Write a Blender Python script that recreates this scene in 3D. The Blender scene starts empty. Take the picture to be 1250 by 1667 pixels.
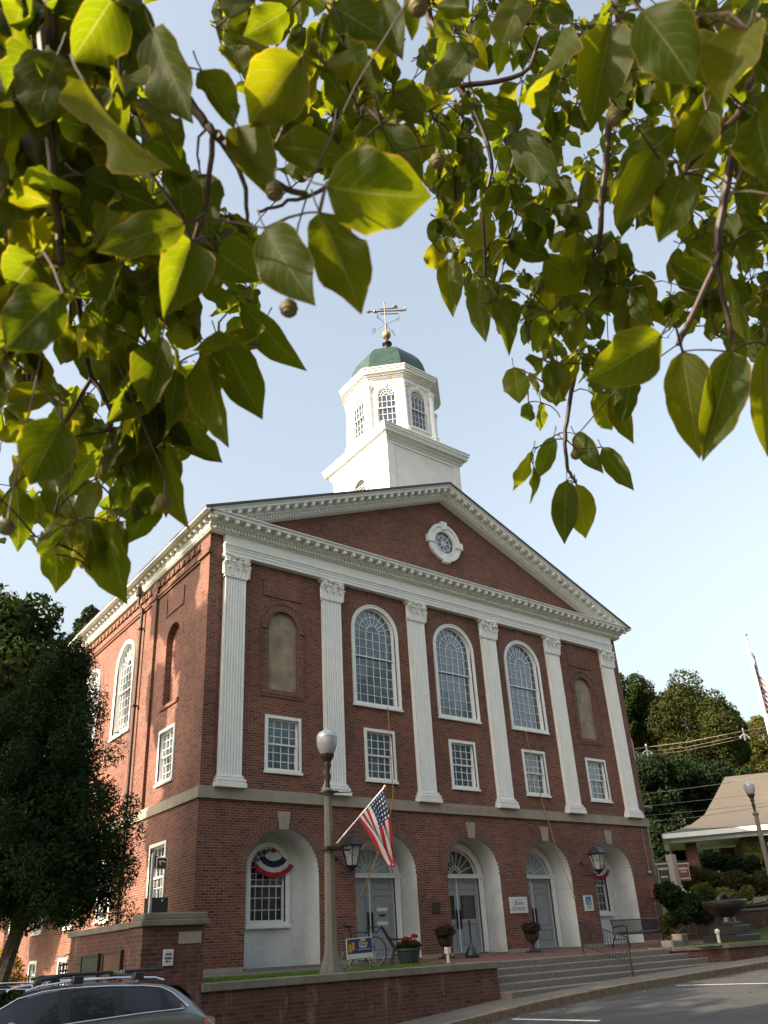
import bpy, math, random
import numpy as np
from math import sin, cos, pi, radians, sqrt, atan2
from mathutils import Vector, Matrix, noise
from mathutils.geometry import tessellate_polygon
SC = bpy.context.scene
# ------------------------------------------------------------------ camera
F, PPX, PPY = 1292.1269, 11.1153, 122.4722
YAW, PITCH, ROLL = 0.6706, 0.4288, -0.0600
CAM = Vector((-19.0422, -20.5157, 0.2341))
fw = Vector((sin(YAW)*cos(PITCH), cos(YAW)*cos(PITCH), sin(PITCH)))
r0 = Vector((cos(YAW), -sin(YAW), 0)); u0 = r0.cross(fw)
rt = cos(ROLL)*r0 + sin(ROLL)*u0; up = -sin(ROLL)*r0 + cos(ROLL)*u0
cd = bpy.data.cameras.new('camera'); cam = bpy.data.objects.new('camera', cd); SC.collection.objects.link(cam)
cam.matrix_world = Matrix(((rt.x, up.x, -fw.x, CAM.x), (rt.y, up.y, -fw.y, CAM.y), (rt.z, up.z, -fw.z, CAM.z), (0, 0, 0, 1)))
cd.sensor_fit = 'VERTICAL'; cd.sensor_height = 36.0; cd.sensor_width = 27.0
cd.lens = F/1667*36; cd.shift_x = -PPX/1667; cd.shift_y = PPY/1667
cd.clip_start = 0.05; cd.clip_end = 3000
cd.dof.use_dof = True; cd.dof.focus_distance = 22; cd.dof.aperture_fstop = 9.0
SC.camera = cam
# ------------------------------------------------------------------ world, sun, exposure
SUN_D = Vector((-0.975, 0.17, 0.50)).normalized()      # direction towards the sun
w = bpy.data.worlds.new('World'); SC.world = w; w.use_nodes = True
nt = w.node_tree; bg = nt.nodes['Background']
sky = nt.nodes.new('ShaderNodeTexSky'); sky.sky_type = 'NISHITA'; sky.sun_disc = False
sky.sun_elevation = math.asin(SUN_D.z); sky.sun_rotation = atan2(SUN_D.x, SUN_D.y)
sky.air_density = 1.8; sky.dust_density = 7.0; sky.ozone_density = 2.5
hs = nt.nodes.new('ShaderNodeHueSaturation'); hs.inputs['Saturation'].default_value = 0.58; nt.links.new(sky.outputs[0], hs.inputs['Color']); nt.links.new(hs.outputs[0], bg.inputs[0]); bg.inputs[1].default_value = 0.15
sl = bpy.data.lights.new('sun', 'SUN'); sl.energy = 4.9; sl.angle = radians(0.5); sl.color = (1.0, 0.83, 0.62)
so = bpy.data.objects.new('sun', sl); SC.collection.objects.link(so)
so.rotation_euler = SUN_D.to_track_quat('Z', 'Y').to_euler(); so.location = (-40, 0, 40)
SC.view_settings.view_transform = 'Standard'; SC.view_settings.look = 'None'
SC.view_settings.exposure = 1.3; SC.view_settings.gamma = 1.0
SC.render.engine = 'CYCLES'
SC.cycles.max_bounces = 6; SC.cycles.transparent_max_bounces = 6

# ------------------------------------------------------------------ pixel -> world helper
def ray(px, py): return fw + rt*((px-625-PPX)/F) - up*((py-833.5-PPY)/F)
def at(px, py, dist): return CAM + ray(px, py)*dist
def onZ(px, py, z): d = ray(px, py); return CAM + d*((z-CAM.z)/d.z)
def onY(px, py, y): d = ray(px, py); return CAM + d*((y-CAM.y)/d.y)
def onX(px, py, x): d = ray(px, py); return CAM + d*((x-CAM.x)/d.x)

# ------------------------------------------------------------------ mesh builder
class MB:
    def __init__(s, T=None): s.v = []; s.f = []; s.uv = {}; s.T = T
    def add(s, vs, fs, uvs=None):
        b = len(s.v)
        for p in vs:
            p = Vector(p)
            s.v.append(tuple(s.T @ p) if s.T else tuple(p))
        for i, fc in enumerate(fs):
            s.f.append(tuple(b+k for k in fc))
            if uvs: s.uv[len(s.f)-1] = uvs[i]
        return s
    def box(s, x0, x1, y0, y1, z0, z1):
        if x0 > x1: x0, x1 = x1, x0
        if y0 > y1: y0, y1 = y1, y0
        if z0 > z1: z0, z1 = z1, z0
        vs = [(x0,y0,z0),(x1,y0,z0),(x1,y1,z0),(x0,y1,z0),(x0,y0,z1),(x1,y0,z1),(x1,y1,z1),(x0,y1,z1)]
        return s.add(vs, [(0,3,2,1),(4,5,6,7),(0,1,5,4),(1,2,6,5),(2,3,7,6),(3,0,4,7)])
    def hexa(s, vs): return s.add(vs, [(0,3,2,1),(4,5,6,7),(0,1,5,4),(1,2,6,5),(2,3,7,6),(3,0,4,7)])
    def bevbox(s, x0, x1, y0, y1, z0, z1, b=.01):
        for (a0,a1,c0,c1,e0,e1) in ((x0,x1,y0+b,y1-b,z0+b,z1-b),): pass
        X = [x0, x0+b, x1-b, x1]; Y = [y0, y0+b, y1-b, y1]
        ring = lambda i, z: [(X[i],Y[1 if i==0 else 0],z)]
        def oct(ix, z): # outline inset ix
            return [(x0+b,y0+ix,z),(x1-b,y0+ix,z),(x1-ix,y0+b,z),(x1-ix,y1-b,z),(x1-b,y1-ix,z),(x0+b,y1-ix,z),(x0+ix,y1-b,z),(x0+ix,y0+b,z)]
        rings = [oct(b*.9, z0), oct(0, z0+b), oct(0, z1-b), oct(b*.9, z1)]
        vs = sum(rings, []); fs = []
        for r in range(3):
            for k in range(8): fs.append((r*8+k, r*8+(k+1)%8, (r+1)*8+(k+1)%8, (r+1)*8+k))
        fs.append(tuple(range(7,-1,-1))); fs.append(tuple(range(24,32)))
        return s.add(vs, fs)
    def tube(s, pts, rad, n=8, cap=True):
        pts = [Vector(p) for p in pts]; m = len(pts)
        if not hasattr(rad, '__len__'): rad = [rad]*m
        vs = []; fs = []; prev = None
        for i, p in enumerate(pts):
            t = (pts[min(i+1,m-1)]-pts[max(i-1,0)])
            if t.length < 1e-9: t = Vector((0,0,1))
            t.normalize()
            if prev is None:
                a = Vector((0,0,1)) if abs(t.z) < .9 else Vector((1,0,0))
                prev = t.cross(a).normalized()
            prev = (prev - t*prev.dot(t)).normalized(); b = t.cross(prev)
            for k in range(n):
                an = 2*pi*k/n; vs.append(p+(prev*cos(an)+b*sin(an))*rad[i])
        for i in range(m-1):
            for k in range(n): fs.append((i*n+k, i*n+(k+1)%n, (i+1)*n+(k+1)%n, (i+1)*n+k))
        if cap: fs.append(tuple(range(n-1,-1,-1))); fs.append(tuple(range((m-1)*n, m*n)))
        return s.add(vs, fs)
    def lathe(s, prof, c=(0,0,0), n=24, rot=0.0, cap=True):
        vs = []; fs = []
        for (r, z) in prof:
            for k in range(n):
                an = rot+2*pi*k/n; vs.append((c[0]+r*cos(an), c[1]+r*sin(an), c[2]+z))
        m = len(prof)
        for i in range(m-1):
            for k in range(n): fs.append((i*n+k, i*n+(k+1)%n, (i+1)*n+(k+1)%n, (i+1)*n+k))
        if cap: fs.append(tuple(range(n-1,-1,-1))); fs.append(tuple(range((m-1)*n, m*n)))
        return s.add(vs, fs)
    def prism(s, poly, y0, y1):
        """poly in (x,z), extruded along y"""
        n = len(poly)
        vs = [(x, y0, z) for x, z in poly]+[(x, y1, z) for x, z in poly]
        fs = [tuple(range(n)), tuple(range(2*n-1, n-1, -1))]
        for k in range(n): fs.append((k, (k+n), (k+1)%n+n, (k+1)%n))
        return s.add(vs, fs)
    def sphere(s, c, r, n=12, m=8, sc=(1,1,1)):
        prof = [(max(1e-4, sin(pi*i/m))*r, -cos(pi*i/m)*r) for i in range(m+1)]
        vs = []; fs = []
        for (q, z) in prof:
            for k in range(n): vs.append((c[0]+q*cos(2*pi*k/n)*sc[0], c[1]+q*sin(2*pi*k/n)*sc[1], c[2]+z*sc[2]))
        for i in range(m):
            for k in range(n): fs.append((i*n+k, i*n+(k+1)%n, (i+1)*n+(k+1)%n, (i+1)*n+k))
        return s.add(vs, fs)
    def grid(s, fn, nu, nv, uvfn=None):
        vs = [fn(i/nu, j/nv) for j in range(nv+1) for i in range(nu+1)]
        fs = []; uvs = [] if uvfn else None
        for j in range(nv):
            for i in range(nu):
                fs.append((j*(nu+1)+i, j*(nu+1)+i+1, (j+1)*(nu+1)+i+1, (j+1)*(nu+1)+i))
                if uvfn: uvs.append([uvfn(i/nu, j/nv), uvfn((i+1)/nu, j/nv), uvfn((i+1)/nu, (j+1)/nv), uvfn(i/nu, (j+1)/nv)])
        return s.add(vs, fs, uvs)
    def build(s, name, mat, parent=None, smooth=True, ang=35, solid=0):
        me = bpy.data.meshes.new(name)
        loc = parent.get('_o', (0,0,0)) if parent else (0,0,0)
        me.from_pydata([(a-loc[0], b-loc[1], c-loc[2]) for a, b, c in s.v], [], s.f)
        me.validate(verbose=False)
        ok = len(me.polygons) == len(s.f)
        uvl = me.uv_layers.new(name='UVMap')
        for i, p in enumerate(me.polygons):
            cu = s.uv.get(i) if ok else None
            n = p.normal
            for j, li in enumerate(p.loop_indices):
                if cu: uvl.data[li].uv = cu[j]; continue
                a, b, c = s.v[me.loops[li].vertex_index]
                if abs(n.z) > .75: uvl.data[li].uv = (a, b)
                elif abs(n.x) > abs(n.y): uvl.data[li].uv = (b, c)
                else: uvl.data[li].uv = (a, c)
        if mat: me.materials.append(mat)
        if smooth:
            me.polygons.foreach_set('use_smooth', [True]*len(me.polygons)); me.set_sharp_from_angle(angle=radians(ang))
        o = bpy.data.objects.new(name, me); SC.collection.objects.link(o)
        if parent: o.parent = parent; o['_o'] = loc
        return o
def fastmesh(name, V, Fq, mat, parent=None, smooth=False, uv=None, col=None):
    """numpy mesh: V (n,3), Fq (m,4)"""
    me = bpy.data.meshes.new(name); n = len(V); m = len(Fq); k = Fq.shape[1]
    loc = np.array(parent.get('_o', (0,0,0)) if parent else (0,0,0))
    me.vertices.add(n); me.vertices.foreach_set('co', (np.asarray(V)-loc).astype(np.float32).ravel())
    me.loops.add(m*k); me.loops.foreach_set('vertex_index', Fq.astype(np.int32).ravel())
    me.polygons.add(m); me.polygons.foreach_set('loop_start', np.arange(0, m*k, k, dtype=np.int32))
    me.polygons.foreach_set('loop_total', np.full(m, k, dtype=np.int32))
    if smooth: me.polygons.foreach_set('use_smooth', np.ones(m, dtype=bool))
    if uv is not None:
        l = me.uv_layers.new(name='UVMap'); l.data.foreach_set('uv', uv.astype(np.float32).ravel())
    if col is not None:
        a = me.attributes.new('tint', 'FLOAT', 'POINT'); a.data.foreach_set('value', col.astype(np.float32))
    me.update(calc_edges=True); me.materials.append(mat)
    o = bpy.data.objects.new(name, me); SC.collection.objects.link(o)
    if parent: o.parent = parent; o['_o'] = tuple(loc)
    return o
def thing(name, label, cat, loc=(0,0,0), group=None):
    o = bpy.data.objects.new(name, None); SC.collection.objects.link(o); o.location = loc
    o.empty_display_size = .3; o['_o'] = tuple(loc); o['label'] = label; o['category'] = cat
    if group: o['group'] = group
    return o
def tag(o, label, cat, group=None):
    o['label'] = label; o['category'] = cat
    if group: o['group'] = group
    return o
def struct(o, kind='structure', label=None, cat=None):
    o['kind'] = kind
    if label: o['label'] = label
    if cat: o['category'] = cat
    return o
def copy_tree(o, parent=None, loc=None, label=None):
    c = o.copy(); SC.collection.objects.link(c); c.parent = parent
    for ch in o.children: copy_tree(ch, c)
    if loc is not None: c.location = loc
    if label: c['label'] = label
    return c

# ------------------------------------------------------------------ materials
def newmat(name):
    m = bpy.data.materials.new(name); m.use_nodes = True
    nt = m.node_tree; return m, nt, nt.nodes['Principled BSDF']
def N(nt, t, **kw):
    n = nt.nodes.new(t)
    for k, v in kw.items(): setattr(n, k, v)
    return n
def mixc(nt, fac, a, b, typ='MIX'):
    n = N(nt, 'ShaderNodeMix', data_type='RGBA', blend_type=typ)
    for s, v in ((0, fac), (6, a), (7, b)):
        if hasattr(v, 'links') or hasattr(v, 'is_linked'): nt.links.new(v, n.inputs[s])
        else: n.inputs[s].default_value = v if s == 0 else (*v, 1)
    return n.outputs[2]
def ramp(nt, fac, stops):
    r = N(nt, 'ShaderNodeValToRGB'); cr = r.color_ramp
    while len(cr.elements) < len(stops): cr.elements.new(.5)
    for e, (p, c) in zip(cr.elements, stops):
        e.position = p; e.color = (*c, 1) if hasattr(c, '__len__') else (c, c, c, 1)
    nt.links.new(fac, r.inputs[0]); return r.outputs[0]
def tex(nt, scale, detail=4, rough=.6, coord='Object', typ='ShaderNodeTexNoise', mapscale=None):
    tc = N(nt, 'ShaderNodeTexCoord'); src = tc.outputs[coord]
    if mapscale:
        mp = N(nt, 'ShaderNodeMapping'); mp.inputs['Scale'].default_value = mapscale
        nt.links.new(src, mp.inputs[0]); src = mp.outputs[0]
    n = N(nt, typ); n.inputs['Scale'].default_value = scale
    if typ == 'ShaderNodeTexNoise': n.inputs['Detail'].default_value = detail; n.inputs['Roughness'].default_value = rough
    nt.links.new(src, n.inputs['Vector']); return n
def bump(nt, bsdf, h, strength=.3, dist=.02):
    b = N(nt, 'ShaderNodeBump'); b.inputs['Strength'].default_value = strength; b.inputs['Distance'].default_value = dist
    nt.links.new(h, b.inputs['Height']); nt.links.new(b.outputs[0], bsdf.inputs['Normal'])
def plain(name, c, rough=.6, metal=0, var=.12, scale=6, spec=.5, bmp=.0, streak=None):
    m, nt, b = newmat(name)
    n = tex(nt, scale, 5)
    lo = tuple(max(0, x*(1-var*1.3)) for x in c); hi = tuple(min(1, x*(1+var)) for x in c)
    col = ramp(nt, n.outputs[0], [(.3, lo), (.7, hi)])
    if streak:
        s = tex(nt, 3, 6, .7, mapscale=(3, 3, .35)); k = ramp(nt, s.outputs[0], [(.52, 0.0), (.75, 1.0)])
        mm = N(nt, 'ShaderNodeMath', operation='MULTIPLY'); mm.inputs[1].default_value = streak[1]
        nt.links.new(k, mm.inputs[0]); col = mixc(nt, mm.outputs[0], col, streak[0])
    nt.links.new(col, b.inputs['Base Color'])
    b.inputs['Roughness'].default_value = rough; b.inputs['Metallic'].default_value = metal
    b.inputs['Specular IOR Level'].default_value = spec
    if bmp: n2 = tex(nt, scale*8, 4); bump(nt, b, n2.outputs[0], bmp, .01)
    return m
def brickmat(name, cols, mortar, bw=.215, bh=.072, ms=.011, swap=False, bmp=.6, effl=0, offset=.5):
    m, nt, b = newmat(name)
    uv = N(nt, 'ShaderNodeUVMap'); src = uv.outputs[0]
    # slight waviness
    nz = tex(nt, 1.7, 2); 
    mp = N(nt, 'ShaderNodeMapping'); 
    if swap: mp.inputs['Rotation'].default_value = (0, 0, pi/2)
    nt.links.new(src, mp.inputs[0])
    bt = N(nt, 'ShaderNodeTexBrick'); bt.offset = offset; bt.squash = 1
    bt.inputs['Color1'].default_value = (0,0,0,1); bt.inputs['Color2'].default_value = (1,1,1,1); bt.inputs['Mortar'].default_value = (.5,.5,.5,1)
    bt.inputs['Scale'].default_value = 1; bt.inputs['Mortar Size'].default_value = ms; bt.inputs['Mortar Smooth'].default_value = .25
    bt.inputs['Brick Width'].default_value = bw; bt.inputs['Row Height'].default_value = bh; bt.inputs['Bias'].default_value = 0
    nt.links.new(mp.outputs[0], bt.inputs['Vector'])
    bc = ramp(nt, bt.outputs['Color'], [(0, cols[0]), (.14, cols[1]), (.2, cols[2]), (.55, cols[3]), (.9, cols[4])])
    n2 = tex(nt, 40, 3); bc = mixc(nt, .35, bc, ramp(nt, n2.outputs[0], [(.3, tuple(x*.55 for x in cols[2])), (.7, tuple(x*1.35 for x in cols[4]))]))
    nm = tex(nt, 9, 4); mc = ramp(nt, nm.outputs[0], [(.3, tuple(x*.72 for x in mortar)), (.65, mortar)])
    col = mixc(nt, bt.outputs['Fac'], bc, mc)
    n1 = tex(nt, .45, 5, .65); dirt = ramp(nt, n1.outputs[0], [(.33, (.68,.66,.66)), (.6, (1,1,1))])
    col = mixc(nt, 1.0, col, dirt, 'MULTIPLY')
    if effl:
        s = tex(nt, 2.2, 7, .75, mapscale=(1.6, 1.6, .32)); k = ramp(nt, s.outputs[0], [(.56, 0.0), (.72, 1.0)])
        mm = N(nt, 'ShaderNodeMath', operation='MULTIPLY'); mm.inputs[1].default_value = effl
        nt.links.new(k, mm.inputs[0]); col = mixc(nt, mm.outputs[0], col, (.42,.37,.33))
    nt.links.new(col, b.inputs['Base Color']); b.inputs['Roughness'].default_value = .88
    inv = N(nt, 'ShaderNodeMath', operation='SUBTRACT'); inv.inputs[0].default_value = 1; nt.links.new(bt.outputs['Fac'], inv.inputs[1])
    ad = N(nt, 'ShaderNodeMath', operation='MULTIPLY_ADD'); nt.links.new(n2.outputs[0], ad.inputs[0]); ad.inputs[1].default_value = .35; nt.links.new(inv.outputs[0], ad.inputs[2])
    bump(nt, b, ad.outputs[0], bmp, .012)
    return m
def emat(name, c, rough=.5, **k): return plain(name, c, rough, var=.04, **k)
RED = [(.028,.017,.016), (.042,.021,.018), (.122,.030,.018), (.172,.044,.025), (.23,.072,.042)]
M = {}
M['brick'] = brickmat('red_brick', RED, (.27,.195,.15), ms=.0095, effl=.13)
M['brickring'] = brickmat('arch_brick', [(.06,.025,.02),(.09,.03,.022),(.12,.035,.024),(.155,.046,.03),(.19,.065,.042)], (.28,.20,.16), bw=.23, bh=.072, swap=True)
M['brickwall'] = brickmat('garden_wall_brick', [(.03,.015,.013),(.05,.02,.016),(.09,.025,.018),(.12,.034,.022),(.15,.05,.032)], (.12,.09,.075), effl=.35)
M['paver'] = brickmat('porch_paver', [(.08,.03,.03),(.11,.038,.034),(.16,.045,.036),(.2,.06,.045),(.22,.08,.06)], (.1,.08,.07), bw=.2, bh=.1, bmp=.25)
M['whitebrick'] = brickmat('painted_brick', [(.69,.695,.68)]*2+[(.70,.705,.69),(.71,.715,.70),(.72,.725,.71)], (.67,.675,.66), ms=.008, bmp=.12)
M['trim'] = plain('white_paint', (.76,.75,.725), .5, var=.04, scale=3, streak=((.52,.48,.42), .2))
M['clap'] = None
M['stone'] = plain('limestone', (.30,.255,.205), .85, var=.12, scale=2.5, bmp=.25, streak=((.22,.19,.16), .5))
M['capstone'] = plain('weathered_capstone', (.175,.15,.125), .85, var=.2, scale=2.5, bmp=.25, streak=((.09,.08,.065), .5))
M['granite'] = plain('granite', (.175,.152,.13), .8, var=.3, scale=18, bmp=.3, streak=((.2,.15,.11), .35))
M['stucco'] = plain('tan_stucco', (.29,.23,.16), .95, var=.28, scale=2.2, bmp=.5, streak=((.15,.12,.085), .55))
M['door'] = plain('grey_door_paint', (.30,.315,.325), .45, var=.04, scale=3)
M['black'] = plain('black_iron', (.018,.018,.02), .4, var=.2, scale=20)
M['copper'] = plain('green_copper', (.030,.062,.050), .5, metal=.3, var=.35, scale=5, streak=((.05,.10,.08), .4))
M['gold'] = plain('gilding', (.42,.29,.13), .5, metal=.6, var=.15, scale=12)
M['slate'] = plain('roof_slate', (.07,.07,.075), .7, var=.25, scale=12)
M['concrete'] = plain('post_concrete', (.17,.15,.125), .9, var=.25, scale=30, bmp=.5, streak=((.12,.10,.08), .5))
M['steel'] = plain('grey_metal', (.35,.35,.35), .4, metal=.7, var=.1)
M['darkbrown'] = plain('dark_bronze', (.05,.032,.022), .5, metal=.4, var=.2)
def clapmat():
    m, nt, b = newmat('peeling_clapboard')
    n = tex(nt, 9, 8, .75, mapscale=(.6,.6,6)); k = ramp(nt, n.outputs[0], [(.575, 0.0), (.62, .9)])
    n1 = tex(nt, 1.2, 3); base = ramp(nt, n1.outputs[0], [(.3, (.68,.66,.61)), (.7, (.76,.745,.70))])
    nt.links.new(mixc(nt, k, base, (.33,.30,.26)), b.inputs['Base Color']); b.inputs['Roughness'].default_value = .65
    sep = N(nt, 'ShaderNodeSeparateXYZ'); tc = N(nt, 'ShaderNodeTexCoord'); nt.links.new(tc.outputs['Object'], sep.inputs[0])
    ml = N(nt, 'ShaderNodeMath', operation='MULTIPLY'); ml.inputs[1].default_value = 1/.14; nt.links.new(sep.outputs[2], ml.inputs[0])
    fr = N(nt, 'ShaderNodeMath', operation='FRACT'); nt.links.new(ml.outputs[0], fr.inputs[0])
    inv = N(nt, 'ShaderNodeMath', operation='SUBTRACT'); inv.inputs[0].default_value = 1; nt.links.new(fr.outputs[0], inv.inputs[1])
    bump(nt, b, inv.outputs[0], .6, .02); return m
M['clap'] = clapmat()
def glassmat(name, base, refl=.35, rough=.03, wav=.02):
    """old window glass: strong sky mirror over a dark room, slightly wavy"""
    m, nt, b = newmat(name)
    n = tex(nt, .8, 4); c = ramp(nt, n.outputs[0], [(.35, tuple(x*.6 for x in base)), (.65, base)])
    nt.links.new(c, b.inputs['Base Color']); b.inputs['Roughness'].default_value = .3
    g = N(nt, 'ShaderNodeBsdfGlossy'); g.inputs['Roughness'].default_value = rough; g.inputs['Color'].default_value = (.9,.95,1,1)
    n2 = tex(nt, 2.5, 2); bp = N(nt, 'ShaderNodeBump'); bp.inputs['Strength'].default_value = wav*6; bp.inputs['Distance'].default_value = .02
    nt.links.new(n2.outputs[0], bp.inputs['Height']); nt.links.new(bp.outputs[0], g.inputs['Normal'])
    lw = N(nt, 'ShaderNodeLayerWeight'); lw.inputs[0].default_value = refl
    mx = N(nt, 'ShaderNodeMixShader'); ad = N(nt, 'ShaderNodeMath', operation='ADD', use_clamp=True); ad.inputs[1].default_value = refl*.5
    nt.links.new(lw.outputs['Fresnel'], ad.inputs[0]); nt.links.new(ad.outputs[0], mx.inputs[0])
    nt.links.new(b.outputs[0], mx.inputs[1]); nt.links.new(g.outputs[0], mx.inputs[2])
    nt.links.new(mx.outputs[0], nt.nodes['Material Output'].inputs[0]); return m
M['glass'] = glassmat('window_glass', (.022,.058,.10), .17, wav=.05)
M['glassdark'] = glassmat('dark_window_glass', (.010,.012,.016), .13)
M['glassbelfry'] = glassmat('belfry_glass', (.012,.03,.06), .10)
M['glassside'] = glassmat('side_window_glass', (.06,.07,.09), .6)
M['curtain'] = plain('pale_curtain', (.34,.42,.46), .9, var=.25, scale=14)
M['carglass'] = glassmat('car_glass', (.005,.006,.008), .045, .01, .0)

# ------------------------------------------------------------------ terrain
GX = [-70,-30,-14,-8.44,-5.65,-3,0,4,12,40,90]; GZ = [-4.5,-2.2,-1.25,-1.07,-.86,-.74,-.66,-.56,-.38,.4,2.2]
def g(x): return float(np.interp(x, GX, GZ))
def ss(a, b, x): t = max(0, min(1, (x-a)/(b-a))); return t*t*(3-2*t)
def H(x, y):
    z = g(x)
    z = z*(1-ss(-6, 2, y)) + (min(g(x), -.25) if x < -9 else g(x)*.3)*ss(-6, 2, y) if y > -6 else z
    if x < -8: z = z - .35*ss(4, 14, y)*ss(-8, -11, x)
    if x > 13: z += 3.4*ss(17, 42, x)*ss(-5.5, 6, y-(x-16)*.12)
    d = sqrt((x-60)**2+(y-60)**2)
    z += 7*ss(75, 150, x+y*.6)*ss(-5, 30, y)
    return z
def sheet(name, xs, ys, zf, mat, **k):
    mb = MB(); nx, ny = len(xs), len(ys)
    mb.add([(x, y, zf(x, y)) for y in ys for x in xs], [(j*nx+i, j*nx+i+1, (j+1)*nx+i+1, (j+1)*nx+i) for j in range(ny-1) for i in range(nx-1)])
    return mb.build(name, mat, **k)
def lin(a, b, n): return [a+(b-a)*i/n for i in range(n+1)]

# ------------------------------------------------------------------ architecture helpers (local: x right, y inward, z up)
def archpts(cx, hw, z0, zs, n=24, r=None):
    r = r or hw
    return [(cx-hw, z0), (cx+hw, z0)] + [(cx+r*cos(pi*i/n), zs+r*sin(pi*i/n)) for i in range(n+1)]
def rectpts(x0, x1, z0, z1): return [(x0,z0),(x1,z0),(x1,z1),(x0,z1)]
def face_holes(mb, outer, holes, y):
    loops = [[Vector((x, z, 0)) for x, z in outer]]+[[Vector((x, z, 0)) for x, z in h] for h in holes]
    flat = [p for l in loops for p in l]
    tris = tessellate_polygon(loops); fs = []
    for a, b, c in tris:
        A, B, C = flat[a], flat[b], flat[c]
        cr = (B.x-A.x)*(C.y-A.y)-(B.y-A.y)*(C.x-A.x)
        if abs(cr) < 1e-10: continue
        fs.append((a,b,c) if cr > 0 else (a,c,b))
    mb.add([(p.x, y, p.y) for p in flat], fs)
def reveal(mb, pts, y0, y1, closed=True, skip=()):
    n = len(pts)
    for k in range(n if closed else n-1):
        if k in skip: continue
        a, b = pts[k], pts[(k+1) % n]
        mb.add([(a[0], y0, a[1]), (b[0], y0, b[1]), (b[0], y1, b[1]), (a[0], y1, a[1])], [(0,3,2,1)])
def ringband(mb, cx, zs, ri, ro, y0, y1, a0=0, a1=pi, n=28, alongscale=1):
    """arched band proud of the wall, uv: u along arc, v radial"""
    for k in range(n):
        t0 = a0+(a1-a0)*k/n; t1 = a0+(a1-a0)*(k+1)/n
        P = lambda r, t, y: (cx+r*cos(t), y, zs+r*sin(t))
        rm = (ri+ro)/2; u0_, u1_ = t0*rm, t1*rm; w_ = ro-ri
        vs = [P(ri,t0,y0),P(ro,t0,y0),P(ro,t1,y0),P(ri,t1,y0),P(ri,t0,y1),P(ro,t0,y1),P(ro,t1,y1),P(ri,t1,y1)]
        mb.add(vs, [(0,1,2,3),(1,5,6,2),(4,0,3,7)], [[(u0_,0),(u0_,w_),(u1_,w_),(u1_,0)],[(u0_,w_),(u0_,w_+.05),(u1_,w_+.05),(u1_,w_)],[(u0_,-.05),(u0_,0),(u1_,0),(u1_,-.05)]])
        if k == 0: mb.add(vs, [(0,4,5,1)])
        if k == n-1: mb.add(vs, [(3,2,6,7)])
def barseg(mb, p, q, wd, y0, y1):
    """flat bar from p to q in the xz plane, width wd, between depths y0,y1"""
    dx, dz = q[0]-p[0], q[1]-p[1]; L = sqrt(dx*dx+dz*dz) or 1; nx, nz = -dz/L*wd/2, dx/L*wd/2
    a = [(p[0]-nx,p[1]-nz),(q[0]-nx,q[1]-nz),(q[0]+nx,q[1]+nz),(p[0]+nx,p[1]+nz)]
    mb.add([(x,y0,z) for x,z in a]+[(x,y1,z) for x,z in a], [(0,1,2,3),(7,6,5,4),(0,4,5,1),(1,5,6,2),(2,6,7,3),(3,7,4,0)])
def frameband(mb, outer, inner, y0, y1):
    n = len(outer)
    for k in range(n):
        a, b = outer[k], outer[(k+1)%n]; c, d = inner[(k+1)%n], inner[k]
        vs = [(a[0],y0,a[1]),(b[0],y0,b[1]),(c[0],y0,c[1]),(d[0],y0,d[1]),(a[0],y1,a[1]),(b[0],y1,b[1]),(c[0],y1,c[1]),(d[0],y1,d[1])]
        mb.add(vs, [(0,1,2,3),(0,4,5,1),(2,6,7,3)])
def sash_window(root, T, cx, z0, z1, hw, fr=.10, cols=4, rows=3, rec=.16, glass='glass', name='window'):
    """flat-headed double hung window: casing, two sashes with glazing bars, glass"""
    mb = MB(T); o = rectpts(cx-hw, cx+hw, z0, z1); i = rectpts(cx-hw+fr, cx+hw-fr, z0+fr*.7, z1-fr)
    frameband(mb, o, i, -.035, .02); reveal(mb, i[::-1], -.03, rec)
    mb.box(cx-hw-.03, cx+hw+.03, -.075, .0, z0-.07, z0-.001)
    w = mb.build(name, M['trim'], root)
    gx0, gx1, gz0, gz1 = i[0][0], i[1][0], i[0][1], i[2][1]; zm = (gz0+gz1)/2
    s = MB(T)
    for (a, b, y) in ((gz0, zm+.02, rec-.02), (zm-.02, gz1, rec-.06)):
        o2 = rectpts(gx0, gx1, a, b); i2 = rectpts(gx0+.045, gx1-.045, a+.05, b-.045)
        frameband(s, o2, i2, y-.02, y+.02)
        for c in range(1, cols): x = gx0+(gx1-gx0)*c/cols; s.box(x-.011, x+.011, y-.012, y+.01, a+.03, b-.03)
        for r in range(1, rows): z = a+(b-a)*r/rows; s.box(gx0+.03, gx1-.03, y-.009, y+.007, z-.011, z+.011)
    s.build('sash', M['trim'], w)
    gl = MB(T); gl.box(gx0, gx1, rec-.005, rec+.01, gz0, zm); gl.box(gx0, gx1, rec-.055, rec-.04, zm+.001, gz1)
    gl.build('pane', M[glass], w); return w
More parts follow.
